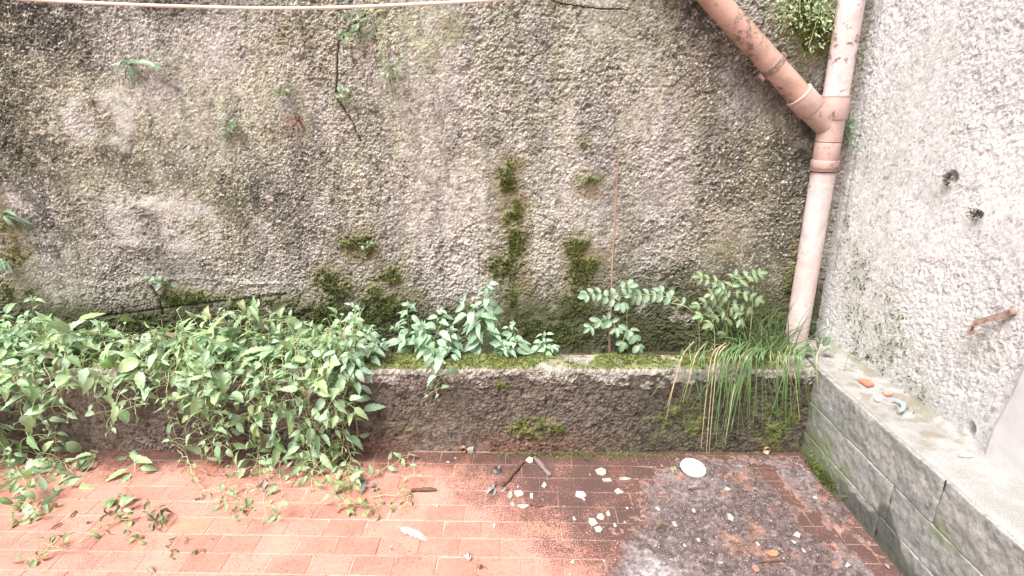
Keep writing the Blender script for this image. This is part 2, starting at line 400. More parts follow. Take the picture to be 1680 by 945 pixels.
# ---- rough-cast back wall
def stucco_h(x, z, seed, amp=1.0, cell=88):
    wx = x + 0.012 * (vn(x, z, 30, seed) - 0.5); wz = z + 0.012 * (vn(x, z, 30, seed + 3) - 0.5)
    d1, r1 = worley(wx, wz, cell, seed + 1); d2, r2 = worley(wx, wz, cell * 2.1, seed + 2)
    b1 = ss(0.0, 0.62, 1 - d1 * 1.2) * (0.25 + r1); b2 = ss(0.0, 0.7, 1 - d2 * 1.15) * (0.2 + r2)
    n1 = fbm(x + 7, z, 58, 3, seed + 8, 0.62); n2 = fbm(x, z + 5, 120, 2, seed + 12)
    rid = 1 - np.abs(2 * n1 - 1)
    h = 0.0037 * b1 + 0.0022 * b2 + 0.0058 * (rid - 0.6) + 0.0055 * (n2 - 0.5) - 0.007 * ss(0.6, 0.74, fbm(x + 3, z, 38, 3, seed + 20))
    h = h * (0.40 + 0.85 * ss(0.34, 0.62, fbm(x, z, 2.6, 3, seed + 31)))
    h = h + 0.008 * (fbm(x, z, 14, 3, seed + 10) - 0.5) + 0.018 * (fbm(x, z, 3.5, 4, seed + 9) - 0.5)
    return amp * h, r1, r2
def axis(a, b, f0, f1, fine, coarse):
    return np.unique(np.concatenate([np.arange(a, f0, coarse), np.arange(f0, f1, fine), np.arange(f1, b + 1e-6, coarse)]).round(5))
xs = np.unique(np.concatenate([np.arange(-3.9, -2.8, 0.009), axis(-2.8, 1.75, -2.80, 1.60, 0.0042, 0.02)]).round(5)); zs = axis(-0.1, 3.3, 0.36, 2.02, 0.0042, 0.03)
X, Z = np.meshgrid(xs, zs, indexing='ij')
h, r1, r2 = stucco_h(X, Z, 3)
def blob(lst, X, Z, nz, conv=lw):
    m = np.zeros_like(X)
    for (u, v, ru, rv, s) in lst:
        a, b = conv(u, v); a2, b2 = conv(u + ru, v); a3, b3 = conv(u, v + rv)
        q = ((X - a) / max(1e-3, abs(a2 - a))) ** 2 + ((Z - b) / max(1e-3, abs(b3 - b))) ** 2
        m = np.maximum(m, s * np.exp(-q * 0.7))
    return m
nF = fbm(X, Z, 30, 4, 46); nA = fbm(X, Z, 14, 5, 40); nB = fbm(X, Z, 45, 4, 41); nC = fbm(X, Z, 2.2, 4, 42); nD = fbm(X, Z, 5, 5, 43); nS = fbm(X * 3.2, Z * 0.6, 3.5, 4, 44)
col = np.ones(X.shape + (3,)) * np.array((0.372, 0.346, 0.316))
col = mix(col, (0.335, 0.318, 0.235), ss(0.42, 0.66, nC) * 0.8)
olive = blob([(690, 60, 120, 80, 1.0), (600, 250, 110, 220, 0.7), (330, 140, 120, 90, .5), (440, 330, 200, 120, .35), (860, 180, 120, 150, .45), (190, 420, 160, 60, .4)], X, Z, nA)
col = mix(col, (0.30, 0.305, 0.185), olive * ss(0.3, 0.7, nA) * 0.8)
mauve = blob([(1090, 260, 90, 160, 1.0), (690, 260, 110, 140, .8), (470, 90, 160, 60, .6), (760, 420, 100, 60, .6), (430, 420, 120, 60, .6), (1020, 130, 90, 80, .5)], X, Z, nA)
col = mix(col, (0.43, 0.385, 0.37), mauve * 0.7)
brown = blob([(1230, 330, 90, 220, .9), (1210, 120, 120, 120, 1.0), (1300, 120, 60, 200, 1.0), (1110, 40, 90, 60, .6)], X, Z, nA)
col = mix(col, (0.20, 0.165, 0.125), np.clip(brown, 0, 1) * ss(0.2, 0.6, nD) * 0.9)
grime_shade = blob([(30, 240, 70, 120, 1), (40, 40, 120, 70, .9), (90, 380, 120, 50, .8), (270, 280, 90, 50, .5), (410, 330, 70, 60, .75), (200, 260, 60, 40, .7), (1130, 20, 60, 60, .6), (300, 10, 100, 20, .7), (1150, 480, 120, 60, .9), (1290, 300, 45, 260, .9), (240, 440, 200, 30, .5), (500, 380, 60, 30, .5), (1060, 370, 40, 60, .5), (1350, 110, 16, 75, 1), (1328, 330, 14, 170, .9), (500, 230, 60, 60, .4), (1180, 250, 60, 160, .5)], X, Z, nA)  # narrow blobs beside the upright pipe paint its shadow line along with damp dirt
col *= (1 - 0.72 * np.clip(grime_shade * 1.5, 0, 1) * ss(0.30, 0.60, nA * 0.6 + nB * 0.4))[..., None]
col *= (1 - 0.28 * ss(0.50, 0.70, nS))[..., None]
col = mix(col, (0.24, 0.235, 0.15), ss(0.5, 0.68, fbm(X * 2.6, Z * 0.5, 4.5, 4, 144)) * 0.32)
# every pebble of the cast has its own tone
tone = 0.58 + 0.76 * (0.45 * r1 + 0.55 * r2) + 0.8 * (nB - 0.5) + 0.6 * (fbm(X, Z, 120, 2, 78) - 0.4) + 0.30 * (nrg.random(X.shape) - 0.5)
col *= tone[..., None]
col = mix(col, (0.60, 0.56, 0.51), ss(0.86, 0.93, r2) * ss(0.25, 0.55, nD) * 0.85)
col = mix(col, (0.07, 0.06, 0.045), ss(0.62, 0.74, fbm(X, Z, 75, 3, 77)) * 0.35)
col *= np.array((0.955, 0.975, 0.975))
# smooth old mortar showing through on the left
pale = blob([(130, 200, 30, 45, .95), (165, 165, 40, 20, .9), (205, 190, 20, 40, .9), (200, 235, 25, 15, .8), (205, 355, 30, 40, .95), (260, 335, 60, 14, .95), (320, 345, 40, 14, .9), (350, 370, 15, 40, .8), (300, 405, 60, 12, .7), (215, 395, 40, 12, .8)], X, Z, nA)
pm = ss(0.30, 0.70, pale * (0.1 + 1.0 * nA + 0.6 * nF))
col = mix(col, (0.44, 0.425, 0.40), pm * 0.8 * ss(0.2, 0.5, nB))
h = h * (1 - 0.5 * pm) + pm * 0.003
# moss and earth
mo = blob([(830, 290, 22, 36, 1), (842, 345, 22, 40, 1), (848, 395, 18, 34, 1), (832, 440, 34, 30, .95), (845, 480, 40, 40, .7), (965, 297, 22, 15, 1), (948, 405, 26, 26, 1), (955, 440, 32, 40, .95), (945, 500, 40, 60, .8), (590, 402, 34, 22, .9), (956, 235, 16, 14, .8), (300, 488, 60, 16, 1), (420, 495, 90, 14, .8), (545, 470, 34, 34, 1), (640, 455, 26, 24, .85), (640, 500, 60, 40, .9), (560, 520, 120, 40, .85), (300, 530, 250, 24, .85), (760, 520, 100, 30, .6), (900, 540, 100, 40, .85), (1050, 550, 150, 35, .6), (1230, 540, 80, 50, .8), (1190, 410, 18, 18, .7), (1300, 480, 18, 90, .8), (470, 150, 18, 8, .6), (20, 400, 30, 60, .7), (20, 480, 60, 30, .7), (1330, 40, 60, 60, .8), (480, 60, 40, 30, .45), (740, 50, 40, 30, .4)], X, Z, nA)
mo_m = ss(0.42, 0.85, mo * (0.0 + 0.8 * nA + 1.0 * nF))
ea = blob([(848, 330, 22, 30, 1), (848, 270, 24, 16, .8), (970, 318, 24, 14, 1), (590, 415, 26, 14, .9), (968, 425, 26, 30, .9), (860, 470, 30, 30, .7), (15, 360, 20, 50, .8), (160, 170, 30, 20, .5), (300, 465, 40, 12, .6), (700, 480, 70, 18, .5)], X, Z, nA)
col = mix(col, (0.17, 0.115, 0.065), ss(0.38, 0.7, ea * (0.2 + nB + 0.3 * nF)) * 0.7)
halo = ss(0.10, 0.50, mo * (0.2 + 0.9 * nA + 0.5 * nF)); col = mix(col, (0.165, 0.150, 0.075), halo * 0.6)
mc = mix(np.ones(X.shape + (3,)) * np.array((0.095, 0.100, 0.035)), (0.15, 0.165, 0.045), ss(0.4, 0.65, nB))
col = col * (1 - 0.9 * mo_m[..., None]) + mc * 0.9 * mo_m[..., None]
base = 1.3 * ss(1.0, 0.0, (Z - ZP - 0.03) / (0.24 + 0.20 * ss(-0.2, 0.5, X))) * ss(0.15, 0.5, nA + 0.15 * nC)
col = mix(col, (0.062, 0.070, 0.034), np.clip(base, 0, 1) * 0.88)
h = h + mo_m * (0.003 + 0.010 * nB)
# cracks and the broken ledge low on the left
def polyline_d(x, z, pts):
    d = np.full_like(x, 1e9)
    for (ax, ay), (bx, by) in zip(pts[:-1], pts[1:]):
        ex, ey = bx - ax, by - ay; t = np.clip(((x - ax) * ex + (z - ay) * ey) / (ex * ex + ey * ey), 0, 1)
        d = np.minimum(d, np.hypot(x - ax - t * ex, z - ay - t * ey))
    return d
wob = 0.010 * (fbm(X, Z, 22, 3, 90) - 0.5)
for pts, w, dp in (([(600, 25), (575, 45), (556, 70), (553, 110), (552, 160), (566, 180), (580, 205), (592, 232)], 0.0030, 0.026),
                   ([(905, 0), (925, 7), (950, 9), (985, 14), (1030, 16)], 0.0022, 0.018), ([(250, 470), (262, 490), (268, 515)], 0.005, 0.025),
                   ([(155, 520), (225, 512), (330, 497), (410, 490), (470, 482)], 0.008, 0.008)):
    d = polyline_d(X + wob, Z + wob, [lw(*p) for p in pts]); k = np.exp(-(d / w) ** 2)
    h = h - dp * k; col *= (1 - 0.3 * k)[..., None]
lx, lz = lw(300, 470)
h = h + 0.011 * ss(0.05, 0.0, np.abs(Z - lz - 0.02 + 0.10 * (fbm(X, Z, 4, 3, 99) - 0.5)) + 0.05 * nA) * ss(-1.0, -1.3, X) * ss(-2.3, -2.0, X)
# a pressed hollow with a raised rim
for (u, v, rr) in ((232, 372, 0.10), (165, 200, 0.10)):
    a, b = lw(u, v); d = np.hypot((X - a) * 0.8, Z - b) + 0.03 * (nA - 0.5)
    h = h + 0.005 * np.exp(-((d - rr) / 0.03) ** 2) - 0.004 * np.exp(-(d / rr / 0.8) ** 2)
wall_h = h
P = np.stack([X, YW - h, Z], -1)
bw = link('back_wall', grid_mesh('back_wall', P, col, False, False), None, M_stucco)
tag(bw, 'tall grey-brown roughcast wall, stained and mossy, behind the planter', 'wall')

# moss: tufts of tiny blades where the moss grows
def moss_tufts(mb, pts, nor, size, r):
    for p, n in zip(pts, nor):
        p = Vector(p); n = Vector(n)
        for k in range(3):
            a = Vector((r.gauss(0, 1), r.gauss(0, 1), r.gauss(0, 1))).normalized() * 0.8 + n
            a.normalize(); s_ = size * r.uniform(0.5, 1.3)
            b = a.cross(Vector((r.gauss(0, 1), r.gauss(0, 1), r.gauss(0, 1)))).normalized() * s_ * 0.35
            mb.add([p - b, p + b, p + a * s_], [(0, 1, 2)])
idx = np.argwhere(mo_m[:-1, :-1] ** 1.5 > nrg.random(mo_m[:-1, :-1].shape) + 0.1); idx = idx[nrg.permutation(len(idx))[:7500]]
mm = MB(); pts = P[idx[:, 0], idx[:, 1]]
moss_tufts(mm, pts, [(0, -1, 0.25)] * len(pts), 0.0085, rng)
tag(mm.build('wall_moss', M_moss), 'dark green moss growing in patches on the roughcast wall', 'moss', kind='stuff')

# ---- right wall
ys = axis(-1.2, 2.72, 1.25, 2.72, 0.0045, 0.03); zs = axis(-0.1, 3.3, 0.40, 2.10, 0.0045, 0.03)
Yg, Z = np.meshgrid(ys, zs, indexing='ij')
h, r1, r2 = stucco_h(Yg, Z * 0.8 + Yg * 0.3, 60, 0.40, 84)
nA = fbm(Yg, Z, 14, 5, 140); nB = fbm(Yg, Z, 45, 4, 141); nC = fbm(Yg, Z, 2.2, 4, 142)
def rw(u, v): p = at_r(u, v); return (p.y, p.z)
col = np.ones(Yg.shape + (3,)) * np.array((0.57, 0.575, 0.58))
col = mix(col, (0.66, 0.665, 0.67), ss(0.4, 0.65, nC))
col *= (0.74 + 0.4 * (0.5 * r1 + 0.5 * r2) + 0.25 * (nB - 0.5) + 0.25 * (nrg.random(Yg.shape) - 0.5))[..., None]
gr = blob([(1440, 560, 60, 90, 1), (1400, 480, 30, 120, .9), (1500, 640, 70, 30, .7), (1480, 600, 50, 60, .7), (1390, 380, 20, 100, .6), (1420, 250, 20, 60, .6), (1590, 700, 30, 25, .8), (1610, 570, 60, 60, .35)], Yg, Z, nA, rw)
col = mix(col, (0.19, 0.20, 0.13), np.clip(gr * (0.2 + nA), 0, 1) * 0.6)
dk = blob([(1562, 292, 9, 13, 1), (1605, 352, 9, 7, 1), (1592, 705, 10, 16, 1), (1640, 575, 14, 30, .55), (1460, 470, 12, 8, .5), (1388, 330, 7, 330, .55)], Yg, Z, nA, rw)  # tall thin strip in the corner: dirt plus the pipe gap's shade, as colour
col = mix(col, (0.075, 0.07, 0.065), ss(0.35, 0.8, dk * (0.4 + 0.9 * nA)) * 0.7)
col = mix(col, (0.12, 0.11, 0.10), ss(0.66, 0.75, fbm(Yg, Z, 70, 3, 177)) * 0.5)
h = h - 0.012 * ss(0.4, 0.8, dk)
XR = (0.992 + (1.715 * H - Yg) / H * 0.055) * H
PR = np.stack([XR - h, Yg, Z], -1)
rwall = link('side_wall', grid_mesh('side_wall', PR, col, False, True), None, M_stucco)
tag(rwall, 'pale grey roughcast wall at the right, bright and almost clean', 'wall')
idx = np.argwhere((gr > 0.55) & (nA > 0.52)); idx = idx[nrg.permutation(len(idx))[:260]]
mm = MB(); moss_tufts(mm, PR[idx[:, 0], idx[:, 1]], [(-1, 0, 0.3)] * len(idx), 0.009, rng)
tag(mm.build('corner_moss', M_moss), 'sparse green moss at the foot of the pale side wall', 'moss', kind='stuff')

# smooth plastered jamb at the right edge
def box(mb, a, b, sub=None):
    (xa, ya, za), (xb, yb, zb) = a, b
    mb.add([(xa, ya, za), (xb, ya, za), (xb, yb, za), (xa, yb, za), (xa, ya, zb), (xb, ya, zb), (xb, yb, zb), (xa, yb, zb)],
           [(3, 2, 1, 0), (4, 5, 6, 7), (0, 1, 5, 4), (1, 2, 6, 5), (2, 3, 7, 6), (3, 0, 4, 7)])
jb = MB(); ya, yb = 0.45, 1.045 * H; n = 14
for i in range(n + 1):
    z = ZP - 0.02 + (2.3 - ZP) * i / n; yy = yb - 0.05 * ss(0, 1, np.array((z - ZP) / 0.5)).item() + 0.004 * math.sin(i * 2.3)
    for (dx, y) in ((0.03, yy), (-0.028, yy - 0.008), (-0.034, yy - 0.02), (-0.034, ya), (0.03, ya)):
        jb.v.append((xr(y) + dx, y, z))
    if i:
        for k in range(4): q = (i - 1) * 5; jb.f.append((q + k, q + 5 + k, q + 6 + k, q + 1 + k))
jb.f.append(tuple(n * 5 + k for k in range(5)))
tag(jb.build('wall_jamb', M_plaster, None), 'smooth white plastered jamb at the right edge above the stone bench', 'jamb')

# ---- planter kerb: front face, rounded lip, top, back
prof = []; rad = 0.02
for z in np.arange(-0.02, ZP - rad, 0.005): prof.append((YP, z, 0, -1, 0))
for a in np.linspace(0, math.pi / 2, 7): prof.append((YP + rad - rad * math.cos(a), ZP - rad + rad * math.sin(a), a, -math.cos(a), math.sin(a)))
for y in np.arange(YP + rad + 0.005, YPB - 0.01, 0.005): prof.append((y, ZP, 0, 0, 1))
for z in np.arange(ZP - 0.004, ZP - 0.16, -0.01): prof.append((YPB, z, 0, 1, 0))
prof = np.array(prof); L = np.concatenate([[0], np.cumsum(np.hypot(np.diff(prof[:, 0]), np.diff(prof[:, 1])))])
xs = axis(-3.9, XB + 0.004, -2.6, XB + 0.004, 0.005, 0.009)
X, S = np.meshgrid(xs, L, indexing='ij')
PY = np.broadcast_to(prof[:, 0], X.shape); PZ = np.broadcast_to(prof[:, 1], X.shape); NY = np.broadcast_to(prof[:, 3], X.shape); NZ = np.broadcast_to(prof[:, 4], X.shape)
h, r1, r2 = stucco_h(X, S, 200, 0.85, 88)
nA = fbm(X, S, 14, 5, 240); nB = fbm(X, S, 45, 4, 241); nC = fbm(X, S, 3, 4, 242); nE = fbm(X, S * 2.5, 9, 4, 243)
lip = ss(0.0, 1.0, (S - (0.385 + 0.16 * (nE - 0.5) + 0.10 * (nB - 0.5))) / 0.02)      # the coat that is left along the top
col = np.ones(X.shape + (3,)) * np.array((0.140, 0.118, 0.098))
col = mix(col, (0.18, 0.10, 0.072), ss(0.2, 0.0, S + 0.12 * (nC - 0.5)) * ss(0.75, 0.1, X) * 0.8)
col = mix(col, (0.21, 0.18, 0.15), ss(0.45, 0.65, nC) * 0.6)
col = mix(col, (0.065, 0.060, 0.040), ss(0.15, 0.75, X + 0.5 * (nC - 0.5)) * 0.75 * (1 - lip))
col = mix(col, (0.40, 0.38, 0.345), lip * 0.85)
top = (NZ > 0.7)
col = np.where(top[..., None], mix(np.ones(X.shape + (3,)) * np.array((0.35, 0.335, 0.285)), (0.24, 0.24, 0.16), ss(0.4, 0.6, nA)), col)
col *= (0.40 + 0.95 * (0.5 * r1 + 0.5 * r2) + 1.1 * (nB - 0.5) + 0.4 * (nrg.random(X.shape) - 0.5))[..., None]
def pk(u, v): p = at_y(u, v, YP); return (p.x, p.z + 0.02)
mo = blob([(870, 700, 60, 20, 1), (820, 632, 18, 12, .7), (650, 690, 60, 40, .5), (1000, 690, 50, 25, .5), (1120, 690, 90, 50, .6), (1270, 690, 60, 60, .7), (1230, 640, 60, 30, .5), (560, 600, 30, 20, .5)], X, S, nA, pk)
mossk = ss(0.40, 0.8, mo * (0.0 + 0.8 * nA + 1.0 * fbm(X, S, 30, 4, 246)))
mtop = top * ss(0.33, 0.50, fbm(X, S, 7, 4, 260) + 0.22 * ss(0.35, -0.1, X) - 0.04) * ss(-0.003, 0.012, PY - YP)
mossk = np.maximum(mossk, mtop)
mc = mix(np.ones(X.shape + (3,)) * np.array((0.10, 0.125, 0.03)), (0.17, 0.19, 0.055), ss(0.4, 0.65, nB))
col = col * (1 - 0.9 * mossk[..., None]) + mc * 0.9 * mossk[..., None]
h = h * (0.6 + 0.4 * (~top)) + 0.005 * lip * (~top) + mossk * (0.004 + 0.008 * nB) + 0.020 * (fbm(X, S, 5, 3, 270) - 0.5)
PK = np.stack([X, PY + NY * h, PZ + NZ * h], -1)
kerb = link('planter_wall', grid_mesh('planter_wall', PK, col, False, False), None, M_stucco)
tag(kerb, 'low rough concrete kerb holding the planting bed, dark and damp with a mossy top', 'planter wall')
idx = np.argwhere(mossk > 0.6); idx = idx[nrg.permutation(len(idx))[:6500]]
mm = MB(); moss_tufts(mm, PK[idx[:, 0], idx[:, 1]], [(0, NY[i, j], max(0.3, NZ[i, j])) for i, j in idx], 0.009, rng)
tag(mm.build('kerb_moss', M_moss), 'low green moss cushioning the top of the planter kerb', 'moss', kind='stuff')

# soil in the planting bed
xs = np.arange(-3.9, XB + 0.24, 0.02); ys = np.arange(YPB - 0.03, YW + 0.03, 0.02)
X, Y = np.meshgrid(xs, ys, indexing='ij')
Z = ZP - 0.125 + 0.03 * fbm(X, Y, 9, 4, 300) + 0.07 * ss(0.9, 1.3, X)
col = mix(np.ones(X.shape + (3,)) * np.array((0.07, 0.052, 0.038)), (0.12, 0.09, 0.06), ss(0.4, 0.6, fbm(X, Y, 30, 3, 301)))
tag(link('planting_bed', grid_mesh('planting_bed', np.stack([X, Y, Z], -1), col), None, M_soil), kind='structure')

# ---- stone bench: blocks in three courses and a cement top
bench = empty('stone_bench', (XB + 0.1, 1.6, 0), 'low grey bench of stone blocks along the pale side wall', 'stone bench')
def block(ya, yb, za, zb, xa, xb, seed, name='block', mat=M_stone, par=bench):
    e = 0.0025; st_ = 0.006
    def loop(n0): return np.linspace(0, 1, n0)
    mb = MB(); nu = max(3, int((yb - ya) / st_)); nw = max(3, int((zb - za) / st_))
    # front face (towards -x) wraps over bottom and top edges
    us = np.linspace(ya, yb, nu + 1)
    pr = [(xb, zb - 0.001), (xa + 0.03, zb - 0.001), (xa + e, zb - 0.0005), (xa + e * 0.3, zb - e * 0.4)] + [(xa, zb - e - (zb - za - 2 * e) * k / nw) for k in range(nw + 1)] + [(xa + e * 0.3, za + e * 0.4), (xa + e, za + 0.0005), (xa + 0.03, za + 0.001)]
    pr = np.array(pr); Y, K = np.meshgrid(us, np.arange(len(pr)), indexing='ij')
    PX = pr[:, 0][None, :] + 0 * Y; PZ = pr[:, 1][None, :] + 0 * Y
    hh = 0.008 * (fbm(Y, PZ + PX, 9, 4, seed) - 0.5) + 0.008 * (fbm(Y, PZ + PX, 40, 4, seed + 1) - 0.5)
    front = (K > 1)
    end = np.minimum(Y - ya, yb - Y); PX = PX - hh * front + 0.006 * np.exp(-(end / 0.004) ** 2) * front
    c = np.ones(Y.shape + (3,)) * np.array((0.265, 0.275, 0.262))
    c = mix(c, (0.32, 0.325, 0.315), ss(0.4, 0.65, fbm(Y, PZ * 2, 6, 4, seed + 2)))
    c = mix(c, (0.20, 0.21, 0.195), ss(0.5, 0.68, fbm(Y * 0.5, PZ * 2.5, 16, 4, seed + 3)) * 0.6)
    sk = fbm(Y + PZ * 0.7, PZ - Y * 0.7 * 0.2, 120, 2, seed + 5); c *= (0.72 + 0.56 * sk)[..., None]
    c = mix(c, (0.10, 0.105, 0.10), ss(0.66, 0.74, fbm(Y * 0.6 - PZ, PZ * 2 + Y, 60, 3, seed + 6)) * 0.6)
    nG = fbm(Y, PZ, 11, 5, 402)
    gm = ss(0.42, 0.72, nG + 0.30 * ss(1.75, 2.2, Y) * ss(0.30, 0.05, PZ) + 0.12 * ss(0.2, 0.0, PZ) - 0.12)
    c = mix(c, (0.17, 0.21, 0.11), gm * 0.65)
    wet = ss(0.45, 0.55, 0.5 + (0.085 - PZ) * 5 + (fbm(Y, PZ, 6, 4, 404) - 0.5) * 1.2) * ss(2.05, 1.85, Y)
    c = mix(c, (0.075, 0.078, 0.07), wet * 0.85)
    c = mix(c, (0.10, 0.12, 0.06), ss(2.05, 2.25, Y + 0.15 * (nG - 0.5)) * ss(0.45, 0.1, PZ) * 0.8)
    P_ = np.stack([PX, Y, PZ], -1)
    me = grid_mesh(name, P_, c, True, True)
    o = link(name, me, par, mat); return o
JX = 0.0015
c1 = [(2.30, 1.705), (1.7035, 1.22), (1.2185, 0.6), (0.595, -0.1), (-0.105, -1.0)]
c2 = [(2.30, 1.675), (1.6735, 0.95), (0.9485, 0.3), (0.295, -1.0)]
c3 = [(2.30, 1.485), (1.4835, 0.85), (0.8485, 0.15), (0.145, -1.0)]
z1, z2 = 0.112, 0.263
for k, (cs, za, zb, dx) in enumerate(((c1, -0.02, z1, 0.0), (c2, z1 + JX, z2, 0.002), (c3, z2 + JX, ZP, 0.004))):
    for j, (b_, a_) in enumerate(cs): block(a_, b_, za, zb, XB + dx, XB + 0.10, 500 + 31 * k + 7 * j)
core = MB(); box(core, (XB + 0.024, -1.0, -0.05), (XB + 0.35, 2.295, ZP - 0.010)); core.build('core', plain('mortar', (0.16, 0.16, 0.15), 0.95, 0.3, 40, 0.5), bench)
ys = np.arange(-1.0, 2.56, 0.008); ks = np.concatenate([[0], np.linspace(0.0, 1, 34)])
Y, K = np.meshgrid(ys, ks, indexing='ij'); XE = np.array([xr(y) for y in ys])[:, None] + 0.02
jag = 0.004 * (fbm(Y, Y * 0, 8, 3, 600) - 0.5) * 2
PX = XB + 0.016 + jag + (XE - XB - 0.016) * K
nA = fbm(PX, Y, 12, 5, 610); nB = fbm(PX, Y, 60, 3, 611)
PZ = ZP + 0.007 + 0.012 * (fbm(PX, Y, 7, 4, 612) - 0.5) + 0.004 * (nB - 0.5) + 0.014 * ss(0.75, 1.0, K) * (0.4 + nA)
PZ[:, 0] = ZP - 0.006
col = np.ones(Y.shape + (3,)) * np.array((0.34, 0.34, 0.335))
col = mix(col, (0.26, 0.26, 0.245), ss(0.42, 0.62, nA) * 0.7)
col = mix(col, (0.22, 0.20, 0.165), ss(0.48, 0.62, fbm(PX, Y, 22, 4, 613)) * ss(1.45, 1.75, Y) * 0.8)
col = mix(col, (0.19, 0.19, 0.12), ss(0.6, 1.0, K) * ss(0.4, 0.6, nA) * 0.6 * ss(1.5, 1.8, Y))
col = mix(col, (0.40, 0.40, 0.395), ss(0.2, 0.0, K) * 0.3)
tp = link('cement_top', grid_mesh('cement_top', np.stack([PX, Y, PZ], -1), col, True, False), bench, M_stone)

# ------------------------------------------------------------------ drainpipe
pipe = empty('drainpipe', (at_y(1305, 556, YPIPE)), 'faded terracotta plastic drainpipe in the corner with a slanting side branch', 'drainpipe')
RP = 0.0515
pb = at_y(1305, 560, YPIPE); pb.z = ZP - 0.04
pt = at_y(1397, 0, YPIPE)
axis_d = (pt - pb).normalized()
def onp(v):                     # point of the vertical run at picture height v
    z = at_y(1357, v, YPIPE).z; t = (z - pb.z) / axis_d.z; return pb + axis_d * t
def straight(name, pts, rads, mat, n=36):
    mb = MB(); mb.tube(pts, rads, n, True); return mb.build(name, mat, pipe, True)
def sm(o):                       # smooth barrel, sharp caps
    o.data.set_sharp_from_angle(angle=R(40)); return o
J = onp(213)
sm(straight('lower_pipe', [pb, onp(282)], RP, M_pipe_v))
sm(straight('upper_pipe', [onp(165), onp(165) + axis_d * 1.6], RP, M_pipe_v))
A0 = at_y(1172, 0, YPIPE - 0.005); bd = (A0 - J).normalized(); A1 = J + bd * 2.0
sm(straight('branch_pipe', [J + bd * 0.15, A1], RP * 0.97, M_pipe_o))
# wye fitting: body, branch body; collars with a step
fit = MB(); fit.tube([onp(232), onp(196)], RP * 1.05, 36); fit.tube([J - bd * 0.01 , J + bd * 0.135], [RP * 0.92, RP * 1.05], 36)
sm(fit.build('wye_fitting', M_fit, pipe, True))
def collar(a, b, r): 
    d = (b - a); n_ = d.normalized()
    return sm(straight('collar', [a, a + n_ * 0.004, b - n_ * 0.004, b], [r * 0.97, r, r, r * 0.97], M_fit))
collar(onp(196), onp(158), RP * 1.14); collar(J + bd * 0.13, J + bd * 0.215, RP * 1.13)
collar(onp(262), onp(233), RP * 1.04); collar(onp(275), onp(262), RP * 1.13)
o = sm(straight('rubber_ring', [onp(280), onp(275)], RP * 1.16, M_ring))
o = sm(straight('collar_rim', [onp(158.5), onp(156)], RP * 1.17, plain('pale_rim', (0.55, 0.42, 0.38), 0.5, 0.1))) 
sm(straight('collar_rim', [J + bd * 0.213, J + bd * 0.220], RP * 1.16, bpy.data.materials['pale_rim']))
# clamp round the branch pipe, with its bolt lug
q = at_y(1264, 112, YPIPE); tcl = (q - J).dot(bd); q = J + bd * tcl
cl = MB(); cl.tube([q - bd * 0.011, q + bd * 0.011], RP * 1.03, 36, True)
sd_ = bd.cross(Vector((0, 1, 0))).normalized(); 
if sd_.z > 0: sd_ = -sd_
lug = q + sd_ * (RP + 0.012)
cl.tube([lug - bd * 0.014, lug + bd * 0.014], 0.011, 10); cl.tube([lug, lug + Vector((0, 0.10, 0))], 0.007, 8)
sm(cl.build('pipe_clamp', M_rust, pipe, True))
lug2 = q - sd_ * (RP + 0.008); cl = MB(); cl.tube([lug2 - bd * 0.012, lug2 + bd * 0.012], 0.008, 10); sm(cl.build('clamp_bolt', M_rust, pipe, True))

# ------------------------------------------------------------------ clothes line
cp = []
for (u, v) in ((-260, -26), (-90, -10), (80, 1), (200, 7), (320, 11), (440, 13.5), (560, 12), (680, 7), (790, 1), (900, -8), (1100, -26)):
    d = ray(u, v); t = 1.35 / d.y; cp.append(Vector((d.x * t, d.y * t, H + d.z * t)))
e0, e1 = cp[0], cp[-1]; s0 = (cp[1] - cp[0]).normalized(); s1 = (cp[-1] - cp[-2]).normalized()
cp = [e0 - s0 * 2.2] + cp + [e1 + s1 * ((xr(1.35) - e1.x) / s1.x)]
def smooth_path(pts, n=8):
    out = []; P4 = [pts[0]] + list(pts) + [pts[-1]]
    for i in range(1, len(P4) - 2):
        a, b, c, d = P4[i - 1], P4[i], P4[i + 1], P4[i + 2]
        for k in range(n):
            t = k / n
            out.append(0.5 * ((2 * b) + (c - a) * t + (2 * a - 5 * b + 4 * c - d) * t * t + (3 * b - a - 3 * c + d) * t ** 3))
    out.append(pts[-1]); return out
mb = MB(); mb.tube(smooth_path(cp, 10), 0.0034, 8)
tag(mb.build('clothes_line', M_rope, None, True), 'slack white cord strung across the top left in front of the wall', 'clothes line')

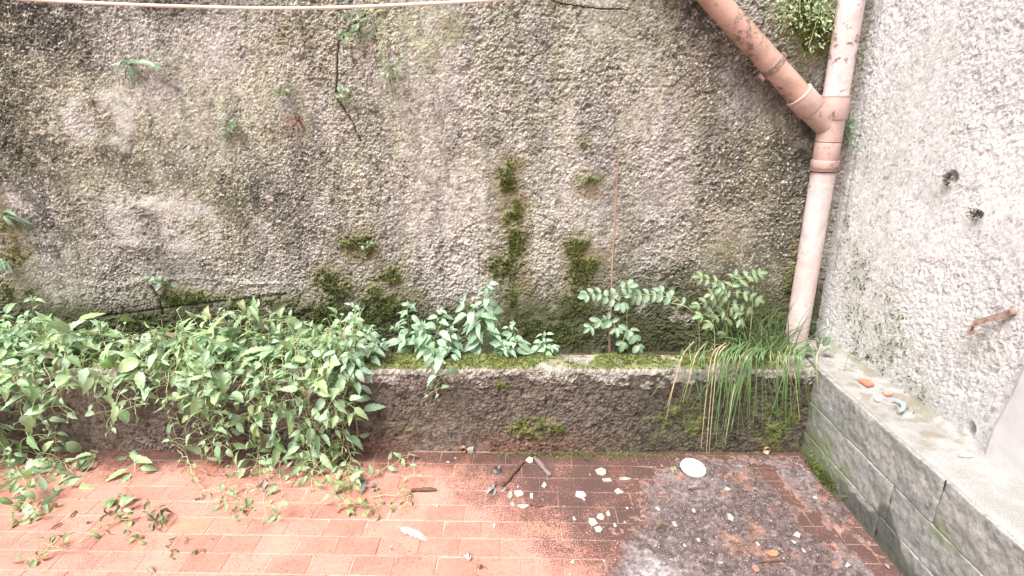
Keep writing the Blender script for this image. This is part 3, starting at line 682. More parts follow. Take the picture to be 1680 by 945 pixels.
# ------------------------------------------------------------------ plants
def leaf_mesh(name, wid, fold, curl, serr, mat, n=9, twist=0.0, tip=1.6):
    """leaf of unit length along +Y, normal +Z; serrated edge, folded along the midrib"""
    vs, fs, vc = [], [], []
    for i in range(n + 1):
        t = i / n
        w = wid * (t ** 0.55) * ((1 - t) ** (0.75 * tip / 1.2)) * 1.75
        if i == 0 or i == n: w = 0.004
        a = curl * t; y = t if abs(curl) < 1e-3 else math.sin(a) / curl; z = 0 if abs(curl) < 1e-3 else -(1 - math.cos(a)) / curl
        s_ = (1 + serr * (1 if i % 2 else -1)) if 0 < i < n else 1
        tw = twist * t
        for k, q in ((-2, -1.0), (-1, -0.5), (0, 0.0), (1, 0.5), (2, 1.0)):
            xx = w * q * (s_ if abs(k) == 2 else 1); zz = abs(xx) * fold + (0.012 * math.sin(i * 1.9 + k) if k else 0)
            vs.append((xx * math.cos(tw) - zz * math.sin(tw), y - (0.03 if abs(k) == 2 and i % 2 == 0 else 0), z + zz * math.cos(tw) + xx * math.sin(tw)))
            vc.append(1.0 if k == 0 else 0.0)
    for i in range(n):
        for k in range(4): q = i * 5 + k; fs.append((q, q + 1, q + 6, q + 5))
    me = bpy.data.meshes.new(name); me.from_pydata(vs, [], fs); me.update()
    a = me.color_attributes.new('vein', 'FLOAT_COLOR', 'POINT')
    for i, c in enumerate(vc): a.data[i].color = (c, c, c, 1)
    me.polygons.foreach_set('use_smooth', [True] * len(me.polygons)); me.materials.append(mat); return me
lr = random.Random(3)
def leafset(mat, wid, serr, k=6, tip=1.6, n=9):
    return [leaf_mesh('leaf', wid * lr.uniform(0.85, 1.15), lr.uniform(0.15, 0.55), lr.uniform(0.15, 1.3), serr, mat, n, lr.uniform(-0.5, 0.5), tip) for _ in range(k)]
L_vine = leafset(M_vine, 0.30, 0.09, 10, 1.8, 10)
L_heart = leafset(M_vine, 0.37, 0.05, 6, 1.4, 9)
L_nettle = leafset(M_nettle, 0.34, 0.06, 6, 1.6, 10)
L_ash = leafset(M_ash, 0.34, 0.04, 5, 0.9, 7)
L_shrub = leafset(M_shrub, 0.30, 0.05, 5, 1.1, 7)
L_fern = [leaf_mesh('leaf', 0.06 * lr.uniform(0.8, 1.3), lr.uniform(0.1, 0.5), lr.uniform(0.9, 2.2), 0.14, M_fern, 11, lr.uniform(-0.8, 0.8), 0.7) for _ in range(6)]
L_sprig = leafset(M_fern, 0.33, 0.03, 4, 0.9, 6)
M_creep = leaf_mat('creeper_leaf', [(0.25, 0.37, 0.16), (0.38, 0.48, 0.27), (0.30, 0.43, 0.22)])
L_creep = leafset(M_creep, 0.24, 0.03, 4, 1.0, 6)
L_wilt = [leaf_mesh('leaf', lr.uniform(0.2, 0.3), lr.uniform(0.4, 1.0), lr.uniform(0.8, 2.4), 0.05, M_wilt, 9, lr.uniform(-1, 1), 1.6) for _ in range(6)]
L_dry = [leaf_mesh('leaf', lr.uniform(0.18, 0.3), lr.uniform(0.6, 1.3), lr.uniform(1.5, 3.6), 0.1, M_dry, 8, lr.uniform(-1.5, 1.5), 1.4) for _ in range(6)]
L_grey = [leaf_mesh('leaf', 0.26, 0.7, 1.5, 0.1, M_grey_leaf, 8, 0.7, 1.4) for _ in range(2)]
L_mix = L_vine * 3 + L_heart + L_wilt[:2] + L_dry[:1]
UP = Vector((0, 0, 1)); FR = Vector((0, -1, 0))
def put_leaf(meshes, p, d, n, size, parent, name='leaf'):
    d = d.normalized(); x = d.cross(n)
    if x.length < 1e-4: x = d.cross(Vector((1, 0.2, 0.1)))
    x.normalize(); z = x.cross(d)
    o = bpy.data.objects.new(name, rng.choice(meshes)); C.objects.link(o); o.parent = parent
    M = Matrix((x, d, z)).transposed().to_4x4(); M.translation = p - Vector(parent.location)
    sx = rng.uniform(0.85, 1.15)
    o.matrix_local = M @ Matrix.Diagonal((size * sx, size, size, 1)); return o
def rv(s=1.0): return Vector((rng.gauss(0, s), rng.gauss(0, s), rng.gauss(0, s)))
def clear_ok(p): return p.z > 0.012 and p.y < YW - 0.012
def keep_out(p):
    if p.y > YW - 0.03: p.y = YW - 0.03
    if p.z < ZP + 0.012 and YP - 0.03 < p.y: p.y = YP - 0.03 - 0.02 * rng.random()
    if p.z < 0.014: p.z = 0.014
    return p
def runner(parent, sm_, path, meshes, spacing, size, droop=0.5, face=0.6, pair=0.5, rad=0.0022, wob=0.012, skip=0.0, out=0.05):
    pts = smooth_path([keep_out(Vector(p)) for p in path], 8)
    pts = [keep_out(p + rv(wob * 0.35)) for p in pts]
    L = len(pts); sm_.tube(pts, [rad * (1 - 0.6 * i / L) for i in range(L)], 5)
    acc = 0; side = 1
    for i in range(1, L):
        seg = pts[i] - pts[i - 1]; acc += seg.length
        if acc < spacing and i < L - 1: continue
        acc = 0
        if rng.random() < skip: continue
        t = i / L; tan = seg.normalized() if seg.length > 1e-6 else UP
        lat = tan.cross(FR * 0.6 + UP * 0.6); lat = lat.normalized() if lat.length > 1e-3 else Vector((1, 0, 0))
        for s_ in ((1, -1) if rng.random() < pair else (side,)):
            dr = (lat * s_ + tan * 0.35 + FR * 0.45 + UP * 0.35 + rv(0.35)).normalized()
            b = keep_out(pts[i] + dr * rng.uniform(0.3, 1.0) * out)
            sm_.tube([pts[i], (pts[i] + b) / 2 + UP * 0.004, b], rad * 0.55, 4, False)
            ld = (dr * 0.8 - UP * droop * rng.uniform(0.2, 1.5) + rv(0.45)).normalized()
            nn = (UP * (1 - face) + FR * face + rv(0.42)).normalized()
            sz = (size[0] + (size[1] - size[0]) * rng.random() ** 1.5) * (1.0 if t < 0.75 else 1.0 - 0.55 * (t - 0.75) / 0.25)
            tipp = b + ld * sz
            if tipp.z < 0.006: ld.z = max(ld.z, (0.008 - b.z) / sz); ld.normalize()
            if tipp.y > YW - 0.03: ld.y = -abs(ld.y) * 0.3
            if tipp.z < ZP and tipp.y > YP - 0.015: ld.y = -0.4 - abs(ld.y) * 0.3; ld.normalize()
            put_leaf(meshes, b, ld, nn, sz, parent)
        side = -side

# ---- the vines spilling over the left half of the planter
def px_x(u, v, y): return at_y(u, v, y).x
vine_specs = [   # centre u of the clump, width, number of hanging runners, lowest picture heights, label
    (-20, 50, 11, (600, 860), 'leafy green vine spilling over the kerb at the far left edge'),
    (55, 50, 10, (620, 860), 'leafy vine whose pale stems hang straight down near the left edge'),
    (145, 55, 6, (610, 750), 'leafy vine over the kerb with a patch of bare brown kerb below it'),
    (235, 55, 6, (600, 720), 'leafy vine with short runners above the reddish bare kerb face'),
    (320, 55, 7, (640, 770), 'leafy vine with a long pale runner reaching down to the tiles'),
    (400, 45, 11, (660, 860), 'thick leafy vine hanging to the tiles near the middle of the tangle'),
    (475, 45, 10, (660, 840), 'thick leafy vine over the kerb, second from the right of the tangle'),
    (560, 40, 10, (650, 830), 'leafy vine that ends the tangle, hanging beside the bare kerb'),
]
for (uc, uw, nr, (va, vb), lab) in vine_specs:
    root = empty('vine', Vector((px_x(uc, 580, 2.45), 2.45, ZP - 0.01)), lab, 'vine', 'vines spilling over the planter kerb')
    smb = MB()
    for k in range(nr):
        u = uc + uw * rng.uniform(-1, 1)
        hang = k % 4 != 0
        yb0 = rng.uniform(2.40, 2.60); p0 = Vector((px_x(u, 560, yb0), yb0, ZP - 0.01))
        zt = ZP + rng.uniform(0.05, 0.12) + (0.05 if rng.random() < 0.3 else 0)
        p1 = p0 + Vector((rng.uniform(-.08, .08), -0.06, zt - ZP))
        if hang:
            ve = rng.uniform(va, vb); pe = at_y(u + rng.uniform(-30, 30), min(ve, 740), YP - rng.uniform(0.05, 0.12))
            pe.z = max(pe.z, 0.03)
            p2 = Vector((p0.x * 0.6 + pe.x * 0.4 + rng.uniform(-.05, .05), YP + 0.06, ZP + rng.uniform(0.05, 0.11)))
            p3 = Vector((p0.x * 0.3 + pe.x * 0.7 + rng.uniform(-.04, .04), YP - rng.uniform(0.04, 0.10), ZP - 0.02))
            path = [p0, p1, p2, p3]
            if pe.z < ZP - 0.12:
                path.append((p3 + pe) / 2 + Vector((rng.uniform(-.03, .03), -0.01, 0)))
            path.append(pe)
            if ve > 745:
                path.append(at_z(u + rng.uniform(-40, 40), ve, 0.03))
        else:
            p2 = p1 + Vector((rng.uniform(-.18, .18), rng.uniform(-.10, .02), rng.uniform(-0.01, 0.07)))
            path = [p0, p1, p2, p2 + Vector((rng.uniform(-.15, .15), rng.uniform(-.08, .0), rng.uniform(-.05, .02)))]
        runner(root, smb, path, L_mix, 0.025 if not hang else 0.034, (0.028, 0.108), 0.40, 0.26, 0.8, 0.0022, 0.014, 0.08, 0.06)
    smb.build('stem', M_pale_stem, root, True)
# the tall shoot at the far left and the one standing at the right end of the tangle
def upright(name, u, v0, v1, y, n, size, meshes, lab, cat, lean=0.0, rad=0.003, grp=None, base_z=None, tipfac=0.45, mat=None, side=3):
    top = at_y(u + lean, v1, y); p0 = at_y(u, v0, y); p0.z = ZP - 0.11 if base_z is None else base_z
    root = empty(name, p0, lab, cat, grp); smb = MB(); ht = (top - p0).length
    stems = [(p0, top, n, 1.0, 0.30)]
    for k in range(side):
        t = rng.uniform(0.35, 0.6); a = rng.uniform(0, 6.28)
        b = p0 + (top - p0) * t; e = b + Vector((math.cos(a) * 0.30 * ht + lean * 0.0005, math.sin(a) * 0.14 * ht - 0.03, rng.uniform(0.18, 0.36) * ht))
        e.y = min(e.y, YW - 0.06); stems.append((b, e, max(3, n // 3), 0.85, 0.25))
    for (p0_, top_, n_, sc0, t0) in stems:
        pts = [p0_ + (top_ - p0_) * t + Vector((0.012 * math.sin(5 * t + u), 0.01 * math.sin(7 * t), 0)) * (1 if sc0 == 1 else 0.3) for t in np.linspace(0, 1, 10)]
        smb.tube(pts, [rad * sc0 * (1 - 0.65 * i / 10) for i in range(10)], 6); ang = rng.uniform(0, 3)
        for k in range(n_):
            t = t0 + (1 - t0) * k / max(1, n_ - 1); p = p0_ + (top_ - p0_) * t; ang += math.pi / 2 + rng.uniform(-.3, .3)
            sc_ = rng.uniform(*size) * sc0 * (1 - (1 - tipfac) * max(0, (t - 0.45) / 0.55))
            for s_ in (0, math.pi):
                a = ang + s_; d = Vector((math.cos(a), math.sin(a) * 0.8 - 0.2, 0))
                b = p + d * rng.uniform(0.02, 0.045) * (1.3 - t) + UP * 0.012; b.y = min(b.y, YW - 0.03)
                smb.tube([p, b], rad * 0.4, 4, False)
                ld = d + UP * (rng.uniform(-0.6, 0.25) + 0.5 * max(0, t - 0.7)); ld.y = min(ld.y, (YW - 0.03 - b.y) / sc_)
                put_leaf(meshes, b, ld, (UP * 0.75 + FR * 0.4 + rv(0.28)), sc_, root)
        for k in range(3):
            put_leaf(meshes, top_, (UP * 0.6 + rv(0.5)), FR + UP * 0.4, size[0] * 0.5, root)
    smb.build('stem', mat or M_stem, root, True); return root
upright('vine_shoot', 30, 580, 495, 2.42, 6, (0.07, 0.12), L_vine, 'young leafy shoot standing above the vines at the left edge', 'plant', 25)
upright('vine_shoot', 440, 570, 508, 2.46, 5, (0.06, 0.09), L_vine, 'short leafy shoot rising out of the vine tangle below the dark ledge', 'plant', 20)
upright('nettle', 580, 700, 505, 2.21, 18, (0.055, 0.10), L_nettle, 'tall nettle standing in front of the kerb at the right end of the vines', 'nettle', 0, 0.003, 'nettles along the planter', 0.02)
grpn = 'nettles along the planter'
upright('nettle', 600, 590, 540, 2.33, 8, (0.06, 0.09), L_nettle, 'short nettle just behind the tall one at the end of the vines', 'nettle', 5, 0.0025, grpn)
upright('nettle', 672, 590, 505, 2.46, 11, (0.08, 0.12), L_nettle, 'bushy nettle just right of the bare mossy gap in the bed', 'nettle', 0, 0.003, grpn)
upright('nettle', 700, 590, 515, 2.40, 11, (0.07, 0.12), L_nettle, 'broad nettle leaning to the right beside the tallest nettle', 'nettle', 25, 0.003, grpn)
upright('nettle', 730, 590, 545, 2.38, 10, (0.07, 0.11), L_nettle, 'low nettle at the left foot of the tallest nettle', 'nettle', 12, 0.003, grpn)
upright('nettle', 792, 590, 468, 2.44, 15, (0.085, 0.125), L_nettle, 'tallest nettle in the bed, standing against the mossy wall', 'nettle', 8, 0.0035, grpn)
upright('nettle', 845, 590, 535, 2.42, 10, (0.06, 0.10), L_nettle, 'small nettle at the right foot of the tallest nettle', 'nettle', -6, 0.003, grpn)
upright('nettle', 885, 590, 552, 2.42, 10, (0.055, 0.085), L_nettle, 'rightmost low nettle of the clump behind the mossy kerb', 'nettle', 8, 0.0025, grpn)
hs = empty('nettle', Vector((px_x(715, 590, 2.38), 2.38, ZP)), 'nettle sprig hanging over the front of the mossy kerb', 'nettle', grpn); smb = MB()
runner(hs, smb, [at_y(700, 575, 2.38), at_y(712, 572, 2.30), at_y(722, 592, 2.22), at_y(726, 612, 2.21), at_y(712, 640, 2.2)], L_nettle, 0.045, (0.06, 0.10), 0.7, 0.5, 0.9, 0.002, 0.006, 0, 0.04)
smb.build('stem', M_stem, hs, True)

# ---- pinnate leaves: rachis with paired leaflets
def pinnate(root, smb, a, b, npair, size, meshes, sag=0.02, n_=None, r=0.0014):
    a = Vector(a); b = Vector(b); mid = (a + b) / 2 + UP * sag; pts = smooth_path([a, mid, b], 6)
    smb.tube(pts, r, 4); L = len(pts) - 1; nn = n_ or (UP * 0.6 + FR * 0.8)
    for k in range(npair):
        t = 0.22 + 0.74 * k / max(1, npair - 1); i = min(L - 1, int(t * L)); p = pts[i] + (pts[i + 1] - pts[i]) * (t * L - i); tan = (pts[i + 1] - pts[i]).normalized()
        lat = tan.cross(nn).normalized()
        for s_ in (1, -1):
            put_leaf(meshes, p, lat * s_ + tan * 0.55 + rv(0.12) - UP * 0.15, nn + rv(0.2), size * rng.uniform(0.8, 1.15), root, 'leaflet')
    put_leaf(meshes, pts[-1], (pts[-1] - pts[-2]), nn + rv(0.2), size * 1.1, root, 'leaflet')
ys_ = 2.50
sb = at_y(1003, 560, ys_); sb.z = ZP - 0.11
seed = empty('ash_seedling', sb, 'thin red-stemmed seedling with whorls of small leaves against the wall', 'seedling')
smb = MB(); sp_ = [sb] + [at_y(u, v, ys_ + dy) for u, v, dy in ((1000, 540, 0), (1003, 500, .03), (1004, 445, .06), (1008, 380, .08), (1012, 310, .10), (1015, 235, .11))]
pts = smooth_path(sp_, 6); smb.tube(pts, [0.0062 * (1 - 0.5 * i / len(pts)) for i in range(len(pts))], 7); smb.build('stem', M_red_stem, seed, True)
smb = MB(); c0 = at_y(1003, 492, ys_ + 0.02); c1_ = at_y(1001, 528, ys_)
for (u, v, a, y, n_) in ((962, 484, c0, 2.44, 4), (1032, 470, c0, 2.46, 3), (1018, 500, c0, 2.42, 2), (968, 537, c1_, 2.42, 3), (1010, 540, c1_, 2.40, 2), (985, 528, c1_, 2.45, 2)):
    pinnate(seed, smb, a, at_y(u, v, y), n_, 0.042, L_ash)
c2_ = at_y(1030, 505, 2.48); smb.tube(smooth_path([c0, at_y(1018, 500, 2.47), c2_], 4), 0.0016, 4)
for (u, v, n_) in ((1048, 568, 3), (1022, 562, 2)): pinnate(seed, smb, at_y(1030, 540, 2.44), at_y(u, v, 2.38), n_, 0.045, L_ash)
smb.tube(smooth_path([c2_, at_y(1028, 522, 2.46), at_y(1030, 540, 2.44)], 4), 0.0014, 4)
smb.build('leaf_stalks', M_stem, seed, True)
tw_b = at_y(1150, 560, 2.5); tw_b.z = ZP - 0.09
twig = empty('briar', tw_b, 'arching briar twig reaching left from the shrub with a flat spray of leaflets', 'plant'); smb = MB()
smb.tube(smooth_path([tw_b, at_y(1146, 530, 2.48), at_y(1128, 505, 2.46), at_y(1100, 497, 2.45)], 6), 0.002, 5)
pinnate(twig, smb, at_y(1112, 492, 2.45), at_y(1040, 484, 2.46), 6, 0.045, L_ash, 0.012)
pinnate(twig, smb, at_y(1128, 505, 2.46), at_y(1085, 478, 2.48), 3, 0.040, L_ash, 0.012)
smb.tube(smooth_path([at_y(1100, 497, 2.45), at_y(1112, 492, 2.45)], 3), 0.0015, 4)
smb.build('stem', M_pale_stem, twig, True)
# the shrub with pinnate leaves
sb = at_y(1195, 560, 2.50); sb.z = ZP - 0.09
shrub = empty('briar', sb, 'leafy briar bush beside the grass, left of the drainpipe', 'plant'); smb = MB()
hub = at_y(1195, 500, 2.49)
smb.tube(smooth_path([sb, at_y(1192, 530, 2.5), hub, at_y(1200, 470, 2.50), at_y(1215, 455, 2.52)], 6), 0.0024, 5)
for (a, b, n_) in (((1195, 478), (1150, 455), 4), ((1205, 465), (1245, 448), 4), ((1195, 490), (1145, 500), 4), ((1200, 480), (1243, 490), 4), ((1195, 505), (1215, 525), 3), ((1192, 515), (1165, 530), 3), ((1195, 495), (1180, 470), 3), ((1200, 475), (1205, 455), 2), ((1194, 510), (1150, 518), 3), ((1196, 520), (1185, 545), 2), ((1198, 500), (1228, 508), 3), ((1195, 488), (1168, 482), 3)):
    y = 2.44 + rng.uniform(-0.03, 0.05); pinnate(shrub, smb, at_y(*a, 2.49), at_y(*b, y), n_, 0.044, L_shrub, 0.012)
smb.build('stem', M_stem, shrub, True)
# sprout in the corner right of the pipe
sb = at_z(1342, 578, ZP + 0.02); sprout = empty('sprout', sb, 'small broad-leaved sprout between the drainpipe foot and the bench', 'plant'); smb = MB()
for (u, v) in ((1318, 568), (1345, 552), (1360, 556), (1358, 578), (1325, 582), (1340, 565)):
    p = at_y(u, v, sb.y - 0.03); d = p - sb; smb.tube([sb, sb + d * 0.4 + UP * 0.02, sb + d * 0.55], 0.0013, 4)
    put_leaf(L_sprig, sb + d * 0.5, d * 0.6 + UP * 0.03 + FR * 0.01, UP * 0.8 + FR * 0.6 + rv(0.1), 0.055, sprout)
smb.build('stem', M_stem, sprout, True)

# ---- grass
def blade(mb, p, d, length, w, bend, n=7):
    p = Vector(p); d = d.normalized(); side = d.cross(FR + rv(0.3)).normalized() * w; vs = []; fs = []
    for i in range(n + 1):
        t = i / n; ww = side * (1 - t) ** 0.6 * 0.5
        vs += [p - ww + side.cross(d) * 0.2, p + ww]
        if i: k = 2 * i; fs.append((k - 2, k - 1, k + 1, k))
        p = p + d * (length / n); d = (d + Vector((0, -0.05, -1)) * bend / n).normalized()
        if p.y > YW - 0.02: p.y = YW - 0.02
        if p.z < ZP + 0.012 and p.y > YP - 0.02:
            if p.z < ZP - 0.06: p.y = YP - 0.02
            else:
                p.z = ZP + 0.012; d.z = max(d.z, 0.0)
                d = (d + Vector((0, -0.35, 0))).normalized()
    mb.add(vs, fs)
tb = Vector((px_x(1235, 575, 2.42), 2.42, ZP - 0.01))
tuft = empty('grass_tuft', tb, 'long green grass tuft hanging over the kerb beside the drainpipe', 'grass tuft')
gm, gs = MB(), MB()
for k in range(190):
    u = rng.gauss(1240, 36); u = min(1318, max(1140, u)); p = at_z(u, rng.uniform(556, 584), ZP - 0.01)
    d = Vector((rng.gauss(0.0, 0.45) + (u - 1240) / 300, rng.gauss(-0.15, 0.30), 1.0))
    blade(gm if rng.random() < 0.86 else gs, p, d, rng.uniform(0.13, 0.32), rng.uniform(0.002, 0.0065), rng.uniform(0.2, 3.0), 8)
def hang_blade(mb, u0, u1, v1, w):
    a = at_z(u0, rng.uniform(568, 585), ZP); e = at_y(u1, v1, YP - 0.03)
    pts = smooth_path([a, a + Vector((0, -0.06, 0.06)), at_y((u0 * .7 + u1 * .3), 590, YP - 0.01 - 0.02 * rng.random()) + UP * 0.02, at_y(u0 * .35 + u1 * .65, 600 + (v1 - 600) * 0.35, YP - 0.045), e], 5)
    vs, fs = [], []; side = Vector((rng.choice((-1, 1)) * 0.9, -0.4, 0)).normalized() * w * 0.5; L = len(pts)
    for i, p in enumerate(pts):
        s_ = side * (1 - i / L) ** 0.35; vs += [p - s_, p + s_ + Vector((0, -0.001, 0))]
        if i: q = 2 * i; fs.append((q - 2, q - 1, q + 1, q))
    mb.add(vs, fs)
for k in range(95):
    u0 = rng.gauss(1225, 55); u1 = u0 + rng.gauss(-6, 30); hang_blade(gm if rng.random() < 0.9 else gs, u0, u1, rng.uniform(640, 712 if rng.random() < .6 else 745), rng.uniform(0.002, 0.0065))
for (u0, u1, v1) in ((1180, 1158, 752), (1185, 1163, 745), (1200, 1190, 748), (1175, 1150, 735), (1290, 1300, 700), (1295, 1312, 690), (1130, 1095, 665), (1150, 1120, 660), (1285, 1290, 720), (1140, 1085, 640)): hang_blade(gs if rng.random() < .5 else gm, u0, u1, v1, 0.0045)
for k in range(90):
    u = rng.uniform(1135, 1325); p = at_z(u, rng.uniform(572, 596), ZP + 0.004)
    blade(gs, p, Vector((rng.gauss(0, 1), rng.gauss(-0.2, 0.6), 0.35)), rng.uniform(0.04, 0.11), rng.uniform(0.002, 0.0045), 1.5, 5)
tag(gm.build('green_blades', M_grass, tuft), kind='stuff'); tag(gs.build('dry_blades', M_straw, tuft), kind='stuff')

# ---- small things growing on the walls
def fern(u, v, y, fr, lab, ln, cat='fern'):
    c = at_y(u, v, y); root = empty('wall_fern', c, lab, cat, 'ferns growing out of the wall')
    for (du, dv) in fr:
        e = at_y(u + du, v + dv, y - 0.05); d = e - c
        put_leaf(L_fern, c, d + FR * rng.uniform(0.01, 0.05) + UP * 0.015, FR * 0.6 + UP * 0.9 + rv(0.35), d.length * rng.uniform(0.8, 1.25) * ln, root, 'frond')
    cb = MB(); cb.tube([c + Vector((0, 0.04, 0.0)), c + Vector((0, -0.008, 0))], [0.012, 0.006], 6); cb.build('crown', M_root, root)
YS = YW - 0.012
fern(212, 105, YS, [(-46, 12), (-30, -10), (-10, -30), (12, -22), (30, -8), (26, 14), (4, 18), (-20, 32), (22, 34), (-38, -2), (10, 36), (-6, -14), (40, -14)], 'pale fern high on the wall at the upper left', 1.0)
fern(5, 352, YS, [(-20, -14), (22, -18), (28, 4), (24, 20), (8, 22), (-12, 18), (30, -8), (14, -26)], 'fern on the wall at the left edge of the picture', 1.0)
fern(-6, 424, YS, [(20, -4), (26, 2), (14, 12), (-14, 6)], 'tiny fern on the wall below the left-edge fern', 1.0)
def sprig(name, u, v, y, spots, lab, meshes, size, cat='plant', rw_=False, stem=M_stem, grp=None):
    P_ = (lambda a, b: at_r(a, b) + Vector((-0.02, 0, 0))) if rw_ else (lambda a, b: at_y(a, b, y))
    c = P_(u, v); root = empty(name, c, lab, cat, grp); smb = MB()
    off = Vector((-1, -0.4, 0)) if rw_ else FR
    for (a, b) in spots:
        e = P_(a, b) + off * rng.uniform(0.004, 0.04); d = e - c
        smb.tube([c, c + d * 0.5 + off * 0.01, e], 0.0011, 4)
        put_leaf(meshes, e, d.normalized() * 0.5 + rv(0.5), off + UP * 0.5 + rv(0.3), size * rng.uniform(0.7, 1.25), root)
    smb.build('stem', stem, root, True); return root
def around(u, v, ru, rv_, n): return [(u + ru * rng.gauss(0, .5), v + rv_ * rng.gauss(0, .5)) for _ in range(n)]
sprig('wall_sprout', 380, 212, YS, around(380, 210, 12, 16, 14), 'dark green sprout in a hole in the wall left of the dead roots', L_sprig, 0.028)
sprig('wall_sprout', 472, 150, YS, around(470, 150, 18, 9, 8), 'tiny green sprout on the wall above the dead roots', L_sprig, 0.02)
sprig('wall_sprout', 272, 463, YS - .01, around(272, 460, 24, 14, 16), 'pale rosette sprout low on the wall above the vines', L_sprig, 0.03)
sprig('wall_sprout', 606, 400, YS - .01, around(607, 399, 14, 10, 10), 'little pale sprout on the mossy lump left of the moss streak', L_sprig, 0.022)
sprig('creeper', 590, 50, YS, around(585, 42, 28, 34, 24) + around(570, 60, 18, 10, 6), 'pale creeper leaves at the top of the wall crack', L_sprig, 0.026)
sprig('creeper', 575, 158, YS, around(570, 158, 24, 16, 16), 'pale creeper leaves halfway down the wall crack', L_sprig, 0.024)
sprig('creeper', 645, 115, YS, around(645, 115, 20, 22, 12), 'small pale creeper leaves along the thin hanging stems', L_sprig, 0.022)
sprig('wall_sprout', 1309, 230, YS, [(1308, 228), (1311, 232), (1310, 234)], 'tiny white speck of a sprout left of the pipe junction', L_sprig, 0.012)
# trailing creeper over the top of the pipe
cr_ = empty('creeper', at_y(1330, -40, YS - 0.03), 'green creeper hanging between the slanting pipe and the upright pipe', 'creeper'); smb = MB()
for (pa) in ([(1330, -40), (1345, 10), (1335, 50), (1326, 80)], [(1300, -40), (1290, 5), (1285, 30), (1292, 45)], [(1355, -40), (1358, 20), (1368, 50), (1372, 75)], [(1320, -40), (1312, 10), (1318, 40)], [(1270, -40), (1275, 0), (1265, 20)], [(1340, -40), (1352, 5), (1350, 45)], [(1310, -40), (1325, -5), (1330, 25)]):
    pts = smooth_path([at_y(u, v, YS - 0.03 - 0.03 * rng.random()) for u, v in pa], 8); smb.tube(pts, 0.0016, 4)
    for p in pts[3:]:
        for _ in range(3):
            d = rv(1.0); d.y = -abs(d.y); put_leaf(L_creep, p + d.normalized() * rng.uniform(0.01, 0.05), d - UP * 0.5, FR + UP * 0.6 + rv(.5), rng.uniform(0.010, 0.026), cr_)
smb.build('stem', M_pale_stem, cr_, True)
sprig('creeper', 1392, 215, 0, around(1405, 205, 16, 22, 20) + around(1395, 235, 14, 12, 8), 'feathery grey-green creeper beside the pipe junction on the pale wall', L_sprig, 0.022, 'creeper', True)
sprig('creeper', 1420, 30, 0, around(1422, 30, 8, 30, 10), 'thin creeper sprig right of the upright pipe at the top', L_sprig, 0.022, 'creeper', True)
# thin hanging stems on the wall
hv = empty('hanging_stems', at_y(610, -20, YS - .02), 'thin dry creeper stems hanging down the wall right of the crack', 'creeper')
for pa in ([(605, -20), (618, 40), (632, 100), (640, 150), (652, 200), (653, 270)], [(620, -20), (630, 60), (642, 130), (655, 180), (690, 245)], [(595, -20), (605, 20), (628, 90), (634, 140)]):
    mb = MB(); mb.tube(smooth_path([at_y(u, v, YS - 0.012) for u, v in pa], 8), 0.0014, 5); mb.build('stem', M_pale_stem, hv, True)
# dead roots
rc = at_y(488, 194, YS - 0.005); rt = empty('dead_roots', rc, 'dead brown root tuft spreading down the wall at the upper left', 'roots')
for pa in ([(466, 190), (463, 215), (440, 228)], [(478, 205), (470, 225), (468, 245)], [(484, 215), (478, 240)], [(492, 210), (500, 225), (510, 238)], [(480, 200), (455, 212), (443, 235)], [(487, 220), (484, 250)], [(500, 195), (515, 205)], [(495, 215), (490, 235)], [(475, 195), (460, 205), (450, 222)], [(482, 190), (478, 183)], [(496, 200), (506, 218), (505, 232)]):
    mb = MB(); mb.tube(smooth_path([rc] + [at_y(u, v, YS - 0.006 - 0.02 * rng.random()) for u, v in pa], 6), [0.0024 - 0.0016 * i / (6 * len(pa)) for i in range(6 * len(pa) + 1)], 5); mb.build('root', M_root, rt, True)
mb = MB(); mb.tube([rc + Vector((0, .02, 0)), rc + Vector((0, -0.012, 0))], [0.015, 0.009], 7); mb.build('stump', M_bark, rt)

# ------------------------------------------------------------------ vines and dead leaves on the tiles
def floor_runner(name, px, meshes, lab, size, grp=None, spacing=0.05, cat='vine', stem=M_pale_stem, skip=0.1, zz=0.03):
    p0 = at_z(*px[0], zz); root = empty(name, Vector((p0.x, p0.y, 0.006)), lab, cat, grp); smb = MB()
    runner(root, smb, [at_z(u, v, zz * rng.uniform(0.4, 1.5)) for u, v in px], meshes, spacing, size, 0.2, 0.3, 0.6, 0.0022, 0.012, skip, 0.035)
    smb.build('stem', stem, root, True); return root
fg = 'runners trailing over the tiles'
floor_runner('vine_runner', [(210, 690), (160, 740), (130, 790), (60, 820), (10, 830)], L_vine, 'green vine runner trailing over the tiles at the left edge', (0.06, 0.10), fg)
floor_runner('vine_runner', [(60, 700), (50, 750), (30, 785), (-20, 800)], L_vine, 'leafy runner on the tiles in the far left corner', (0.06, 0.10), fg)
floor_runner('vine_runner', [(240, 715), (222, 760), (205, 800), (200, 832)], L_vine, 'broad-leaved runner lying over the tiles below the reddish kerb', (0.06, 0.10), fg, 0.04)
floor_runner('vine_runner', [(312, 715), (310, 760), (330, 800), (380, 812), (400, 830), (395, 848)], L_wilt, 'long bare pale runner with a few wilted leaves on the tiles', (0.03, 0.05), fg, 0.07)
floor_runner('vine_runner', [(130, 890), (165, 865), (200, 855), (240, 845), (265, 850)], L_wilt, 'wilted runner curling over the tiles at the lower left', (0.05, 0.08), fg, 0.035)
floor_runner('vine_runner', [(40, 925), (75, 905), (110, 900), (60, 890)], L_wilt, 'faded wilted runner at the bottom left corner of the tiles', (0.04, 0.07), fg, 0.04)
floor_runner('vine_runner', [(560, 745), (580, 780), (570, 805), (590, 830), (620, 835)], L_wilt, 'yellowing vine end sprawled on the tiles in front of the tangle', (0.05, 0.09), fg, 0.03)
